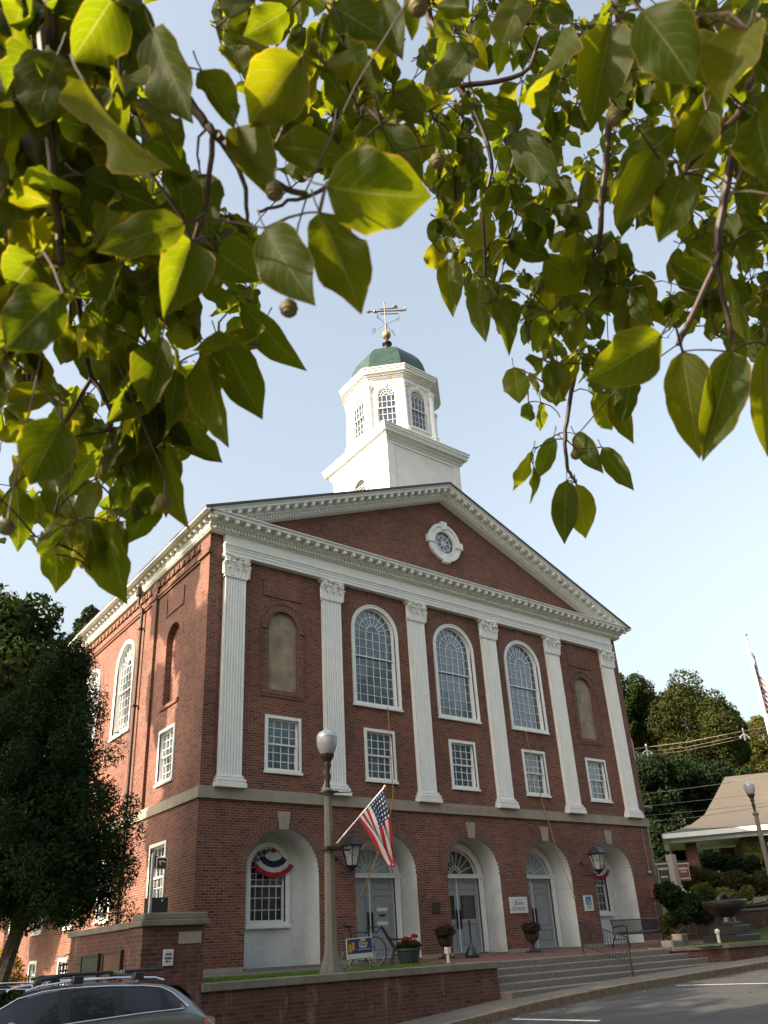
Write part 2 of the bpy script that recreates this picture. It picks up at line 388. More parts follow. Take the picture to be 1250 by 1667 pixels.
def arch_window(root, T, cx, z0, ztop, hw, fr=.13, cols=6, rows=5, rec=.18, glass='glass', curtain=False, name='window', y0=-.04, fan=9, sill=True, rowsu=None):
    zs = ztop-hw; n = 24
    mb = MB(T); o = archpts(cx, hw, z0, zs, n); i = archpts(cx, hw-fr, z0+fr*.75, zs, n)
    frameband(mb, o, i, y0, .02); frameband(mb, archpts(cx, hw-.0, z0, zs, n), archpts(cx, hw-.035, z0+.03, zs, n), y0-.025, y0+.005)
    reveal(mb, i[::-1], y0+.005, rec)
    if sill: mb.box(cx-hw-.03, cx+hw+.03, y0-.05, .0, z0-.07, z0-.001)
    w = mb.build(name, M['trim'], root)
    r = hw-fr; x0, x1 = cx-r, cx+r; gz0 = z0+fr*.75; zm = (gz0+ztop-fr)/2-.05
    s = MB(T); yu, yl = rec-.06, rec-.02
    o2 = rectpts(x0, x1, gz0, zm+.03); i2 = rectpts(x0+.045, x1-.045, gz0+.05, zm-.015); frameband(s, o2, i2, yl-.02, yl+.02)
    o3 = archpts(cx, r, zm-.03, zs, n); i3 = archpts(cx, r-.045, zm+.012, zs, n); frameband(s, o3, i3, yu-.02, yu+.02)
    b = .0085
    for c in range(1, cols):
        x = x0+(x1-x0)*c/cols
        s.box(x-b, x+b, yl-.012, yl+.01, gz0+.03, zm); s.box(x-b, x+b, yu-.012, yu+.01, zm, zs)
    for k in range(1, rows): z = gz0+(zm-gz0)*k/rows; s.box(x0+.03, x1-.03, yl-.009, yl+.007, z-b, z+b)
    ru = rowsu or max(1, round((zs-zm)/((zm-gz0)/rows)))
    for k in range(1, ru+1): z = zm+(zs-zm)*k/ru; s.box(x0+.03, x1-.03, yu-.009, yu+.007, z-b, z+b)
    for rr in (r*.30, r*.66):
        for k in range(16): t0, t1 = pi*k/16, pi*(k+1)/16; barseg(s, (cx+rr*cos(t0), zs+rr*sin(t0)), (cx+rr*cos(t1), zs+rr*sin(t1)), .022, yu-.011, yu+.008)
    for k in range(1, fan): t = pi*k/fan; barseg(s, (cx+r*.30*cos(t), zs+r*.30*sin(t)), (cx+r*.97*cos(t), zs+r*.97*sin(t)), .02, yu-.010, yu+.007)
    s.build('sash', M['trim'], w)
    gl = MB(T); pts = archpts(cx, r, zm, zs, n); m = len(pts)
    gl.add([(x, rec-.045, z) for x, z in pts], [tuple(range(m))]); gl.add([(x0, rec-.005, gz0), (x1, rec-.005, gz0), (x1, rec-.005, zm+.02), (x0, rec-.005, zm+.02)], [(0,1,2,3)])
    gl.build('pane', M[glass], w, smooth=False)
    return w

# ------------------------------------------------------------------ TOWN HALL
hall = thing('town_hall', 'large red brick town hall with white pilasters, pediment and domed cupola', 'town hall', (0, 0, 0))
W = 9.80; DEP = 25.0; ZB0, ZB1 = 4.28, 4.58; ZT = 12.50
A1, A2, A3 = 1.8024, 5.4456, 9.0
BAYS = [-7.2288, -3.6227, 0, 3.6227, 7.2288]
TS = Matrix.Rotation(-pi/2, 4, 'Z'); TS.translation = Vector((-W, 0, 0))        # left flank: local x -> -y, inward -> +x
TSr = Matrix.Rotation(pi/2, 4, 'Z'); TSr.translation = Vector((W, 0, 0))
# front wall, upper
mb = MB()
holes = [rectpts(c-.60, c+.60, 5.20, 6.83) for c in BAYS]
holes += [archpts(c, .97, 7.64, 10.30, 24) for c in BAYS[1:4]]
holes += [archpts(c, .52, 7.66, 9.77, 20) for c in (BAYS[0], BAYS[4])]
face_holes(mb, rectpts(-W, W, ZB0+.1, 12.75), holes, 0)
for h in holes[:8]: reveal(mb, h[::-1], 0, .25)
mb.build('upper_front_wall', M['brick'], hall, smooth=False)
LD = -.03    # lower storey stands 3 cm proud
mb = MB(); holes = [archpts(c, 1.167, 0.002, 2.40, 28) for c in BAYS]
LW = W+.05
outer = [(-LW, -1.6), (LW, -1.6), (LW, ZB0+.02), (-LW, ZB0+.02)]
face_holes(mb, outer, holes, LD)
mb.build('lower_front_wall', M['brick'], hall, smooth=False)
# tympanum
mb = MB(); mb.add([(-10.0, .012, 12.70), (10.0, .012, 12.70), (0, .012, 16.95)], [(0,1,2)]); mb.build('pediment_wall', M['brick'], hall, smooth=False)
# left flank walls
SB = [2.58, 6.87, 10.5, 14.15, 17.8, 21.45]
mb = MB(TS); sh = [rectpts(-SB[0]-.60, -SB[0]+.60, 5.20, 6.83)]
sh += [archpts(-c, .92, 7.64, 10.20, 24) for c in SB[1:5]]+[archpts(-SB[0], .55, 7.66, 9.77, 20), archpts(-SB[5], .55, 7.66, 9.77, 20)]
sh += [rectpts(-c-.6, -c+.6, 5.20, 6.83) for c in SB[5:]]
face_holes(mb, rectpts(-DEP, 0, ZB0+.1, 12.75), sh, 0)
for h in sh: reveal(mb, h[::-1], 0, .22)
mb.build('upper_flank_wall', M['brick'], hall, smooth=False)
mb = MB(TS); mb.T = TS.copy(); 
sl_ = [rectpts(-c-.60, -c+.60, 1.60, 3.42) for c in SB]+[rectpts(-c-.5, -c+.5, -.30, .60) for c in SB[2:]]
face_holes(mb, rectpts(-DEP, -LD, -3.2, ZB0+.02), sl_, -.05)
for h in sl_: reveal(mb, h[::-1], -.05, .22)
mb.build('lower_flank_wall', M['brick'], hall, smooth=False)
mb = MB(); mb.add([(W, 0, 4.3), (W, DEP, 4.3), (W, DEP, 12.75), (W, 0, 12.75)], [(0,1,2,3)]); mb.add([(LW, LD, -1.6), (LW, DEP, -1.6), (LW, DEP, ZB0), (LW, LD, ZB0)], [(0,1,2,3)])
mb.build('right_flank_wall', M['brick'], hall, smooth=False)
mb = MB(); mb.add([(-W, DEP, -3.2), (W, DEP, -3.2), (W, DEP, 12.75), (0, DEP, 16.9), (-W, DEP, 12.75)], [(4,3,2,1,0)]); mb.build('rear_wall', M['brick'], hall, smooth=False)
# corner piers of brick
mb = MB(); s = 1; mb.box(s*(W-.02), s*(W+.055), -.055, .62, ZB1+.001, 12.45); mb.box(s*(W-.02), s*(W-.33), -.055, .0, ZB1+.001, 12.45); mb.build('corner_pier', M['brick'], hall, smooth=False)
mb = MB()
for s in (-1,):
    mb.box(s*(W-.02), s*(W+.055), -.055, .62, ZB1+.001, 12.45); mb.box(s*(W-.02), s*(W-.33), -.055, .0, ZB1+.001, 12.45)
for y0_, y1_ in ((4.05, 4.42), (15.95, 16.35), (24.4, 24.99)): mb.box(-W-.10, -W+.01, y0_, y1_, ZB1, 12.45)
mb.box(-W-.06, -W+.01, .62, 24.4, 11.70, 11.78); mb.box(-W-.10, -W+.01, .62, 24.4, 11.78, 11.86); mb.box(-W-.045, -W+.01, .62, 24.4, 12.15, 12.45)
for k in range(60): mb.box(-W-.085, -W-.045, .70+k*.4, .90+k*.4, 12.15, 12.33)
mb.box(-W-.13, -W-.0, -.13, .66, 11.72, 11.86); mb.box(-W-.15, -W-.0, 4.0, 4.47, 11.72, 11.86)
mb.build('brick_piers', M['brick'], hall, smooth=False)
# blind niches (front and flank) with stucco or brick infill
def niche(T, c, y, mat):
    mb = MB(T); pts = archpts(c, .52, 7.66, 9.77, 20); mb.add([(x, y, z) for x, z in pts], [tuple(range(len(pts)))]); return mb.build('niche_infill', mat, hall, smooth=False)
for c in (BAYS[0], BAYS[4]):
    niche(None, c, .11, M['stucco'])
    mb = MB(); reveal(mb, archpts(c, .52, 7.66, 9.77, 20)[::-1], .0, .12); mb.build('niche_reveal', M['brick'], hall, smooth=False)
for c in (SB[0], SB[5]): 
    mb = MB(TS); pts = archpts(-c, .56, 7.64, 9.77, 20); mb.add([(x, .20, z) for x, z in pts], [tuple(range(len(pts)))]); mb.build('niche_infill', M['brick'], hall, smooth=False)
# arch rings in header brick
def ring(T, *args):
    mb = MB(T)
    for a_ in args: ringband(mb, *a_)
    mb.build('arch_ring', M['brickring'], hall, smooth=False)
for c in BAYS: ring(None, (c, 2.40, 1.167, 1.47, LD-.012, 0, -0.02, pi+.02))
for c in BAYS[1:4]: ring(None, (c, 10.30, .985, 1.33, -.012, .01, -.1, pi+.1))
for c in (BAYS[0], BAYS[4]): ring(None, (c, 9.77, .52, .764, -.02, .01), (c, 9.77, .763, .80, -.045, .01))
for c in SB[1:5]: ring(TS, (-c, 10.28, .94, 1.2, -.012, .01, -.1, pi+.1))
for c in (SB[0], SB[5]): ring(TS, (-c, 9.77, .55, .80, -.012, .01))
# raised brick panels, sills and lintels
for c in (BAYS[0], BAYS[4]):
    mb = MB()
    for s in (-1, 1): mb.box(c+s*.72, c+s*.66, -.03, .01, 10.80, 11.35)
    mb.box(c-.72, c+.72, -.035, .01, 10.73, 10.80); mb.box(c-.76, c+.76, -.03, .01, 7.42, 7.50); mb.box(c-.72, c+.72, -.05, .01, 7.50, 7.62)
    for s in (-1, 1): mb.box(c+s*.765, c+s*.80, -.03, .01, 7.62, 9.77); mb.box(c+s*.60, c+s*.80, -.05, .01, 9.62, 9.765)
    mb.build('niche_surround', M['brickring'], hall, smooth=False)
for c in BAYS[1:4]: mb = MB(); mb.add([(c-.17,-.03,11.28),(c+.17,-.03,11.28),(c+.17,.01,11.28),(c-.17,.01,11.28),(c-.23,-.03,11.74),(c+.23,-.03,11.74),(c+.23,.01,11.74),(c-.23,.01,11.74)], [(0,1,5,4),(1,2,6,5),(3,0,4,7),(0,3,2,1)]); mb.build('brick_keystone', M['brickring'], hall, smooth=False)
mb = MB(TS)
for c in (-SB[0],):
    mb.box(c-.72, c+.72, -.035, .01, 10.74, 10.80); mb.box(c+.66, c+.72, -.035, .01, 10.80, 11.42); mb.box(c-.72, c-.66, -.035, .01, 10.80, 11.42); mb.box(c-.72, c+.72, -.05, .01, 7.5, 7.62)
mb.build('flank_brick_panel', M['brick'], hall, smooth=False)
# stone belt course with raised lettering
mb = MB(); mb.box(-9.92, 9.92, -.12, .02, ZB0, ZB1); mb.box(-9.92, -9.75, .02, DEP, ZB0, ZB1); mb.box(9.75, 9.92, .02, DEP, ZB0, ZB1)
mb.box(-9.90, 9.90, -.10, .02, ZB1, ZB1+.03)
belt = mb.build('belt_course', M['stone'], hall)
def text(s, size, T, mat, name='lettering', parent=None, ext=.004, align='CENTER', spacing=1.0, bold=0.0, sx=1.0, shear=0):
    c = bpy.data.curves.new('t', 'FONT'); c.body = s; c.size = size; c.extrude = ext; c.align_x = align; c.align_y = 'CENTER'; c.space_character = spacing; c.offset = bold; c.resolution_u = 3; c.shear = shear
    o = bpy.data.objects.new('t', c); SC.collection.objects.link(o)
    me = bpy.data.meshes.new_from_object(o.evaluated_get(bpy.context.evaluated_depsgraph_get()))
    bpy.data.objects.remove(o); me.name = name
    R = Matrix(((sx,0,0,0),(0,0,-1,0),(0,1,0,0),(0,0,0,1)))    # text xy -> xz facing -y
    loc = Vector(parent.get('_o', (0,0,0))) if parent else Vector((0,0,0))
    me.transform(Matrix.Translation(-loc) @ T @ R); me.materials.clear(); me.materials.append(mat)
    ob = bpy.data.objects.new(name, me); SC.collection.objects.link(ob)
    if parent: ob.parent = parent; ob['_o'] = tuple(loc)
    return ob
TR = Matrix.Translation
M['stonedark'] = plain('dark_beige_letters', (.24,.205,.17), .9)  # carved letters set off by a darker beige
text('TOWN HOUSE 1918', .225, TR((0.05, -.122, 4.425)), M['stonedark'], parent=belt, ext=.003, spacing=1.15, bold=.004)
# keystones
for c in BAYS:
    mb = MB(); mb.hexa([(c-.14,LD-.05,3.53),(c+.14,LD-.05,3.53),(c+.14,.1,3.53),(c-.14,.1,3.53),(c-.21,LD-.05,4.04),(c+.21,LD-.05,4.04),(c+.21,.1,4.04),(c-.21,.1,4.04)])
    k = mb.build('keystone', M['stone'], hall)
for a, b in [(-LW-.02, -8.42)]+[(a+1.19, b-1.19) for a, b in zip(BAYS[:-1], BAYS[1:])]+[(8.42, LW+.02)]:
    mb = MB(); mb.box(a, b, -.055, .0, -.9, .06); mb.build('stone_plinth', M['stone'], hall)
# arched recesses in painted brick
RD = .88
for c in BAYS:
    mb = MB(); o = archpts(c, 1.167, 0.002, 2.40, 28); reveal(mb, o[::-1], LD, RD+.02, skip=()); mb.build('recess_vault', M['whitebrick'], hall, smooth=True, ang=40)
for k, c in enumerate(BAYS):
    mb = MB()
    o = archpts(c, 1.20, -.02, 2.42, 28)
    if k in (0, 4): h = [archpts(c, .66, 1.10, 2.62, 20)]
    else: h = [archpts(c, 1.0, .03, 2.30, 24)]
    face_holes(mb, o, h, RD); mb.build('recess_back_wall', M['whitebrick'], hall, smooth=False)
for c in BAYS: mb = MB(); mb.box(c-1.167, c+1.167, LD-.04, RD, -.14, .0035); mb.build('recess_floor', M['granite'], hall)
TB = TR((0, RD, 0))
for k in (0, 4):
    wn = arch_window(hall, TB, BAYS[k], 1.06, 3.30, .69, fr=.13, cols=5, rows=3, rec=.12, glass='glassdark', y0=-.06, fan=8, rowsu=3)
# doors
for k in (1, 2, 3):
    c = BAYS[k]
    mb = MB(TB); o = archpts(c, 1.13, .035, 2.33, 24); i = archpts(c, .93, .036, 2.33, 24); frameband(mb, o, i, -.07, .0)
    frameband(mb, archpts(c, 1.13, .036, 2.33, 24), archpts(c, 1.08, .0365, 2.33, 24), -.11, -.07); frameband(mb, archpts(c, .985, .036, 2.33, 24), archpts(c, .93, .0365, 2.33, 24), -.09, -.07)
    reveal(mb, i[::-1], -.07, .14); mb.box(c-1.16, c+1.16, -.12, .10, 2.335, 2.46); mb.box(c-1.19, c+1.19, -.145, .1, 2.43, 2.465)
    mb.box(c-.93, c+.93, -.02, .12, .02, .055)
    dr = mb.build('doorway', M['trim'], hall)
    for s in (-1, 1):
        xa, xb = (c-.925, c-.008) if s < 0 else (c+.008, c+.925)
        mb = MB(TB); st = .12
        glazed = (k == 2)
        zz = [(.06+.16, .62), (.62+.10, 1.82), (1.82+.11, 2.22)] if not glazed else [(.22, .92), (1.06, 1.80), (1.93, 2.22)]
        hs = [rectpts(xa+st, xb-st, a, b) for a, b in zz]
        face_holes(mb, rectpts(xa, xb, .06, 2.33), hs, .05)
        for q, h in enumerate(hs):
            reveal(mb, h[::-1], .05, .075)
            x0_, x1_, a, b = h[0][0], h[1][0], h[0][1], h[2][1]
            if not (glazed and q == 1):
                mb.add([(x0_,.075,a),(x1_,.075,a),(x1_,.075,b),(x0_,.075,b)], [(0,1,2,3)]); mb.bevbox(x0_+.06, x1_-.06, .058, .08, a+.06, b-.06, .012)
        leaf = mb.build('door_leaf', M['door'], dr, smooth=False)
        if glazed:
            h = hs[1]; gl = MB(TB); gl.box(h[0][0], h[1][0], .08, .09, h[0][1], h[2][1]); gl.build('door_glass', M['glassdark'], dr)
        hb = MB(TB); xh = c+s*.075; hb.tube([(xh,.05,.80),(xh,.0,.82),(xh,.0,1.30),(xh,.05,1.32)], .016, 8); hb.box(xh-.03, xh+.03, .035, .052, .76, 1.36); hb.build('door_handle', M['black'], dr)
    ab = MB(TB); ab.box(c-.022, c+.022, .03, .06, .06, 2.33); ab.build('astragal', M['trim'], dr)
    if k == 1:
        ms = MB(TB); ms.box(c+.36, c+.58, .038, .052, 1.22, 1.28); ms.build('mail_slot', M['black'], dr)
        for zz_ in (1.42, 1.02):
            pl = MB(TB); pl.box(c+.27, c+.67, .044, .052, zz_-.05, zz_+.05); pl.build('notice_card', M['trim'], dr)
    fb = MB(TB); r = .93; zs = 2.46
    for rr in (.16, .27):
        for q in range(14): t0, t1 = pi*q/14, pi*(q+1)/14; barseg(fb, (c+rr*cos(t0), zs+rr*sin(t0)), (c+rr*cos(t1), zs+rr*sin(t1)), .022, .035, .06)
    for q in range(1, 9): t = pi*q/9; barseg(fb, (c+.16*cos(t), zs+.16*sin(t)), (c+.86*cos(t), zs+.86*sin(t)), .022, .037, .058)
    arc = [(c+(r-.02)*cos(pi*q/24), 2.33+(r-.02)*sin(pi*q/24)) for q in range(25)]
    for a_, b_ in zip(arc[:-1], arc[1:]):
        if a_[1] > 2.44: barseg(fb, a_, b_, .05, .03, .065)
    fb.build('fanlight_bars', M['trim'], dr)
    gl = MB(TB); pts = [p for p in archpts(c, .94, 2.4, 2.33, 24) if p[1] >= 2.39]; gl.add([(x, .07, z) for x, z in pts], [tuple(range(len(pts)))])
    gl.build('fanlight_glass', M['glassdark'] if k == 2 else M['curtain'], dr, smooth=False)
# dark-coloured sheets standing in for the unlit rooms behind panes
mb = MB(); mb.box(-9.5, 9.5, 1.35, 1.40, -.5, 12); mb.box(-9.3, -9.25, 1.4, 24, -3, 12); mb.build('dark_room_sheet', plain('dim_interior', (.06,.055,.05), .9), hall)
# windows
for c in BAYS: sash_window(hall, None, c, 5.18, 6.85, .62)
for c in BAYS[1:4]:
    wn = arch_window(hall, None, c, 7.62, 11.285, .985)
    cu = MB(); cu.grid(lambda u, v: (c-.84+1.68*u, .22+.03*sin(u*60), 7.75+1.45*v), 60, 1); cu.build('curtain', M['curtain'], wn)
for c in SB[:1]+SB[5:]: sash_window(hall, TS, -c, 5.18, 6.85, .62, glass='glassside')
for c in SB[1:5]: arch_window(hall, TS, -c, 7.62, 11.13, .93, glass='glassside')
TL = TS.copy(); TL.translation = Vector((-W-.05, 0, 0))
for c in SB: sash_window(hall, TL, -c, 1.58, 3.44, .62, glass='glassside')
for c in SB[2:]: sash_window(hall, TL, -c, -.32, .62, .5, cols=2, rows=1, glass='glassdark')

# pilasters with corinthian capitals
def capital(mb, c, z0, z1, hw, y):
    h = z1-z0
    mb.box(c-.355, c+.355, y+.02, .0, z0, z1-.1)
    # abacus, concave front
    n = 12
    for (za, zb_, ex) in ((z1-.10, z1-.045, .0), (z1-.045, z1-.001, .03)):
        f_ = [(c-hw-ex+2*(hw+ex)*i/n, y-.10-ex+.09*sin(pi*i/n)) for i in range(n+1)]
        for i in range(n):
            (xa, ya), (xb, yb) = f_[i], f_[i+1]
            mb.hexa([(xa,ya,za),(xb,yb,za),(xb,0,za),(xa,0,za),(xa,ya,zb_),(xb,yb,zb_),(xb,0,zb_),(xa,0,zb_)])
    mb.sphere((c, y-.05, z1-.055), .055, 8, 6)
    # astragal
    mb.box(c-.385, c+.385, y-.03, 0, z0-.0, z0+.045)
    def leaf(x, zb_, hh, wd, curl, dx=0, yy=y):
        P = []
        for j in range(9):
            t = j/8; zz = zb_+hh*(1.08*sin(min(1, t*1.02)*pi*.5) if t < .8 else 1.05-.55*(t-.8)); out = .02+curl*(t**2.2)
            ww = wd*(1-.25*t)*(1 if t < .75 else 1-(t-.75)*2.6)*(1+.16*(j % 2))
            P.append((x+dx*t, yy-out, zz, max(ww, .008)))
        vs = []; fs = []
        for (px_, py_, pz_, ww) in P: vs += [(px_-ww, py_+.02, pz_), (px_-ww*.4, py_-.006, pz_), (px_, py_-.02, pz_), (px_+ww*.4, py_-.006, pz_), (px_+ww, py_+.02, pz_)]
        for j in range(8):
            for i in range(4): fs.append((j*5+i, j*5+i+1, (j+1)*5+i+1, (j+1)*5+i)); fs.append((j*5+i, (j+1)*5+i, (j+1)*5+i+1, j*5+i+1)) if False else None
        mb.add(vs, fs)
    for x in (-.27, 0, .27): leaf(c+x, z0+.04, h*.36, .115, .09)
    for x in (-.37, -.14, .14, .37): leaf(c+x, z0+.06, h*.60, .10, .12)
    for s in (-1, 1):   # volutes
        pts = []; 
        for k in range(26):
            a = k/25*2.35*2*pi*.62; rr = .105*(1-k/25*.85)
            pts.append((c+s*(hw-.075)+s*rr*cos(a+pi*.5)*1.0, y-.09-.02*k/25, z1-.20+rr*sin(a+pi*.5)))
        stem = [(c+s*.10, y-.02, z0+h*.52), (c+s*.20, y-.05, z0+h*.70), (c+s*.30, y-.075, z1-.125)]
        mb.tube(stem+pts, [.022]*3+[.024]*26, 6)
        pts2 = [(c+s*(.10)+s*.05*(1-k/14*.8)*cos(k/14*9+pi*.5)*-1, y-.06, z1-.19+.05*(1-k/14*.8)*sin(k/14*9+pi*.5)) for k in range(15)]
        mb.tube([(c+s*.14, y-.02, z0+h*.5), (c+s*.12, y-.05, z1-.15)]+pts2, .014, 5)
        leaf(c+s*.40, z0+.05, h*.5, .07, .10, dx=s*.05)
def pilaster(c):
    y = -.17
    mb = MB(); sw = .345; z0, z1 = 4.93, 11.02
    nf = 7; fw_ = 2*(sw-.035)/nf; prof = [(c-sw, 0), (c-sw, y), (c-sw+.035, y)]
    for k in range(nf):
        xa = c-sw+.035+k*fw_
        prof += [(xa+fw_*.14, y), (xa+fw_*.30, y+.028), (xa+fw_*.5, y+.036), (xa+fw_*.70, y+.028), (xa+fw_*.86, y)]
    prof += [(c+sw-.035, y), (c+sw, y), (c+sw, 0)]
    n = len(prof)
    mb.add([(a, b, z0) for a, b in prof]+[(a, b, z1) for a, b in prof], [(k, k+1, n+k+1, n+k) for k in range(n-1)])
    p = mb.build('pilaster', M['trim'], hall, ang=25)
    b = MB(); b.box(c-.475, c+.475, y-.10, 0, ZB1+.002, ZB1+.13)
    for (e, za, zb_) in ((.10, .13, .17), (.115, .17, .21), (.10, .21, .24), (.05, .24, .275), (.065, .275, .31), (.03, .31, .352)):
        b.bevbox(c-sw-e, c+sw+e, y-e*.8, 0, ZB1+za, ZB1+zb_, .008)
    b.build('pilaster_base', M['trim'], p)
    k = MB(); capital(k, c, 11.0, 11.765, .43, y); k.build('capital', M['trim'], p, ang=50)
for c in (-A3, -A2, -A1, A1, A2, A3): pilaster(c)
# entablature
mb = MB()
mb.box(-9.42, 9.42, -.20, 0, 11.766, 11.87); mb.box(-9.43, 9.43, -.215, 0, 11.87, 11.975); mb.box(-9.44, 9.44, -.235, 0, 11.975, 12.05); mb.box(-9.46, 9.46, -.265, 0, 12.05, 12.085)
mb.box(-9.42, 9.42, -.21, 0, 12.085, 12.44)
mb.build('entablature', M['trim'], hall)
# cornice: profile steps (out, z0, z1); dentils and modillions belong to its pattern
STEPS = [(.27,12.44,12.475),(.30,12.475,12.60),(.40,12.60,12.635),(.43,12.635,12.655),(.41,12.655,12.80),(.66,12.80,12.872),(.685,12.872,12.90),(.715,12.90,12.93)]
SW_ = .56   # flank overhang factor
mb = MB()
for (d, za, zb_) in STEPS: 
    e = d*SW_+.0
    mb.box(-W-e, W+e, -d, .0, za, zb_); mb.box(-W-e, -W+.0, .001, DEP+.2, za, zb_); mb.box(W, W+e, .001, DEP+.2, za, zb_)
k = 0; x = -9.86
while x < 9.86: mb.box(x, x+.062, -.365, -.29, 12.482, 12.594); x += .113
y = -.3
while y < DEP: 
    for s in (-1, 1): mb.box(s*(W+.15), s*(W+.21), y, y+.062, 12.482, 12.594)
    y += .113
x = -9.96
while x < 9.96: mb.box(x-.06, x+.06, -.635, -.40, 12.668, 12.795); mb.box(x-.075, x+.075, -.65, -.40, 12.775, 12.797); x += 19.92/54
y = -.55
while y < DEP:
    for s in (-1, 1): mb.box(s*(W+.22), s*(W+.355), y-.06, y+.06, 12.668, 12.795)
    y += .37
cor = mb.build('cornice', M['trim'], hall, smooth=False)
# raking cornices: sheared boxes hanging below the roof line
RAPEX = 17.14; RS = (RAPEX-12.93)/10.17
def rz(x): return RAPEX-RS*abs(x)
for s in (-1, 1):
    mb = MB()
    def sb(x0, x1, y0, y1, h0, h1):
        x0, x1 = s*x0, s*x1
        if x0 > x1: x0, x1 = x1, x0
        mb.hexa([(x0,y0,rz(x0)+h0),(x1,y0,rz(x1)+h0),(x1,y1,rz(x1)+h0),(x0,y1,rz(x0)+h0),(x0,y0,rz(x0)+h1),(x1,y0,rz(x1)+h1),(x1,y1,rz(x1)+h1),(x0,y1,rz(x0)+h1)])
    for (d, ha, hb) in [(.715,-.035,0),(.685,-.065,-.035),(.66,-.145,-.065),(.41,-.295,-.145),(.43,-.315,-.295),(.40,-.345,-.315),(.30,-.47,-.345),(.27,-.505,-.47)]:
        xm = 10.17 if hb > -.14 else (9.9 if hb > -.3 else 9.2)
        sb(0, xm, -d, 0.02, ha, hb)
    x = .10
    while x < 9.3: sb(x, x+.06, -.365, -.29, -.462, -.352); x += .105
    x = .19
    while x < 9.75: sb(x-.06, x+.06, -.635, -.40, -.28, -.148); sb(x-.075, x+.075, -.65, -.4, -.17, -.147); x += .345
    mb.build('raking_cornice', M['trim'], hall, smooth=False)
# roof
mb = MB()
for s in (-1, 1):
    xe, ze = s*10.36, rz(10.36)
    vs = [(0,-.76,RAPEX+.005),(xe,-.76,ze+.005),(xe,DEP+.3,ze+.005),(0,DEP+.3,RAPEX+.005)]; vs += [(a,b,c+.075) for a,b,c in vs]
    mb.hexa(vs)
roof = mb.build('roof', M['slate'], hall, smooth=False)
for s in (-1, 1): mb = MB(); mb.box(s*10.2, s*10.36, -.74, DEP+.2, 12.80, 12.87); mb.build('gutter', M['trim'], hall)
# oculus
oc = BAYS[2]; OZ = 14.75
mb = MB(); ringband(mb, 0, OZ, .50, .80, -.09, .02, 0, 2*pi, 40); ringband(mb, 0, OZ, .70, .82, -.13, -.08, 0, 2*pi, 40); ringband(mb, 0, OZ, .48, .53, -.11, .10, 0, 2*pi, 40)
for a in (0, pi/2, pi, 3*pi/2):
    T = TR((0,0,OZ)) @ Matrix.Rotation(a, 4, 'Y'); b = MB(T); b.hexa([(-.11,-.17,.56),(.11,-.17,.56),(.11,0,.56),(-.11,0,.56),(-.15,-.17,.90),(.15,-.17,.90),(.15,0,.90),(-.15,0,.90)]); mb.add(b.v, b.f)
ocw = mb.build('oculus_window', M['trim'], hall)
mb = MB()
for rr in (.10, .33):
    for k in range(24): t0, t1 = 2*pi*k/24, 2*pi*(k+1)/24; barseg(mb, (rr*cos(t0), OZ+rr*sin(t0)), (rr*cos(t1), OZ+rr*sin(t1)), .024, -.02, -.001)
for k in range(8): t = 2*pi*k/8+pi/8*0; barseg(mb, (0, OZ), (.5*cos(t), OZ+.5*sin(t)), .022, -.018, -.0015)
mb.build('oculus_bars', M['trim'], ocw)
mb = MB(); mb.lathe([(.5,0),(.5,.01)], (0,0,0), 32); mb.v = [(a, -c, b+OZ) for a, b, c in mb.v]; mb.build('pane', M['glassbelfry'], ocw)
# downspout
mb = MB(); q = (-W-.16)
mb.tube([(q-.1, 5.37, 12.72), (q-.1, 5.37, 12.0), (q+.03, 5.30, 11.75), (q+.03, 5.30, -.5)], .055, 10)
mb.box(q-.19, q-.02, 5.27, 5.47, 12.3, 12.62)
for z in (11, 8.2, 5.2, 2.6): mb.box(q-.05, q+.11, 5.21, 5.39, z, z+.05)
mb.build('downspout', M['darkbrown'], hall)
mb = MB(); mb.tube([(9.42, -.075, 4.2), (9.42, -.075, 2.55)], .016, 6); mb.tube([(9.42, -.075, 1.55), (9.42, -.075, .0)], .016, 6); mb.sphere((9.42, -.09, 2.5), .07, 8, 6)
mb.build('conduit', M['steel'], hall)
mb = MB(); mb.bevbox(9.28, 9.56, -.16, -.03, 1.55, 2.0, .01); mb.build('meter_box', plain('red_meter_box', (.25,.06,.035), .6), hall)

# ------------------------------------------------------------------ tower and cupola
TY = 2.65; TH = 1.97
mb = MB(); mb.box(-TH, TH, TY-TH, TY+TH, 15.5, 19.50)
for sx in (-1, 1):
    for sy in (-1, 1): mb.box(sx*(TH-.34), sx*(TH+.03), TY+sy*(TH-.34), TY+sy*(TH+.03), 15.4, 19.35)
tow = mb.build('tower_base', M['clap'], hall, smooth=False)
mb = MB()
for (e, za, zb_) in ((.04,19.28,19.40),(.08,19.40,19.44),(.07,19.44,19.54),(.16,19.54,19.60),(.20,19.60,19.66),(.31,19.66,19.74),(.33,19.74,19.82),(.37,19.82,19.93),(.40,19.93,19.98)):
    mb.box(-TH-e, TH+e, TY-TH-e, TY+TH+e, za, zb_)
for k in range(44):
    a = -TH-.10+k*.096
    for s in (-1, 1): mb.box(a, a+.05, TY+s*(TH+.06), TY+s*(TH+.12), 19.45, 19.535); mb.box(s*(TH+.06), s*(TH+.12), TY+a, TY+a+.05, 19.45, 19.535)
mb.build('tower_cornice', M['trim'], tow, smooth=False)
Tw = TS.copy(); Tw.translation = Vector((-TH-.0, 0, 0))
mb = MB(Tw); ringband(mb, -TY, 18.0, .42, .58, -.07, .02, 0, pi, 24); 
for s in (-1, 1): mb.box(-TY+s*.42, -TY+s*.58, -.07, .02, 16.2, 18.0); mb.box(-TY+s*.40, -TY+s*.62, -.10, .02, 17.94, 18.06)
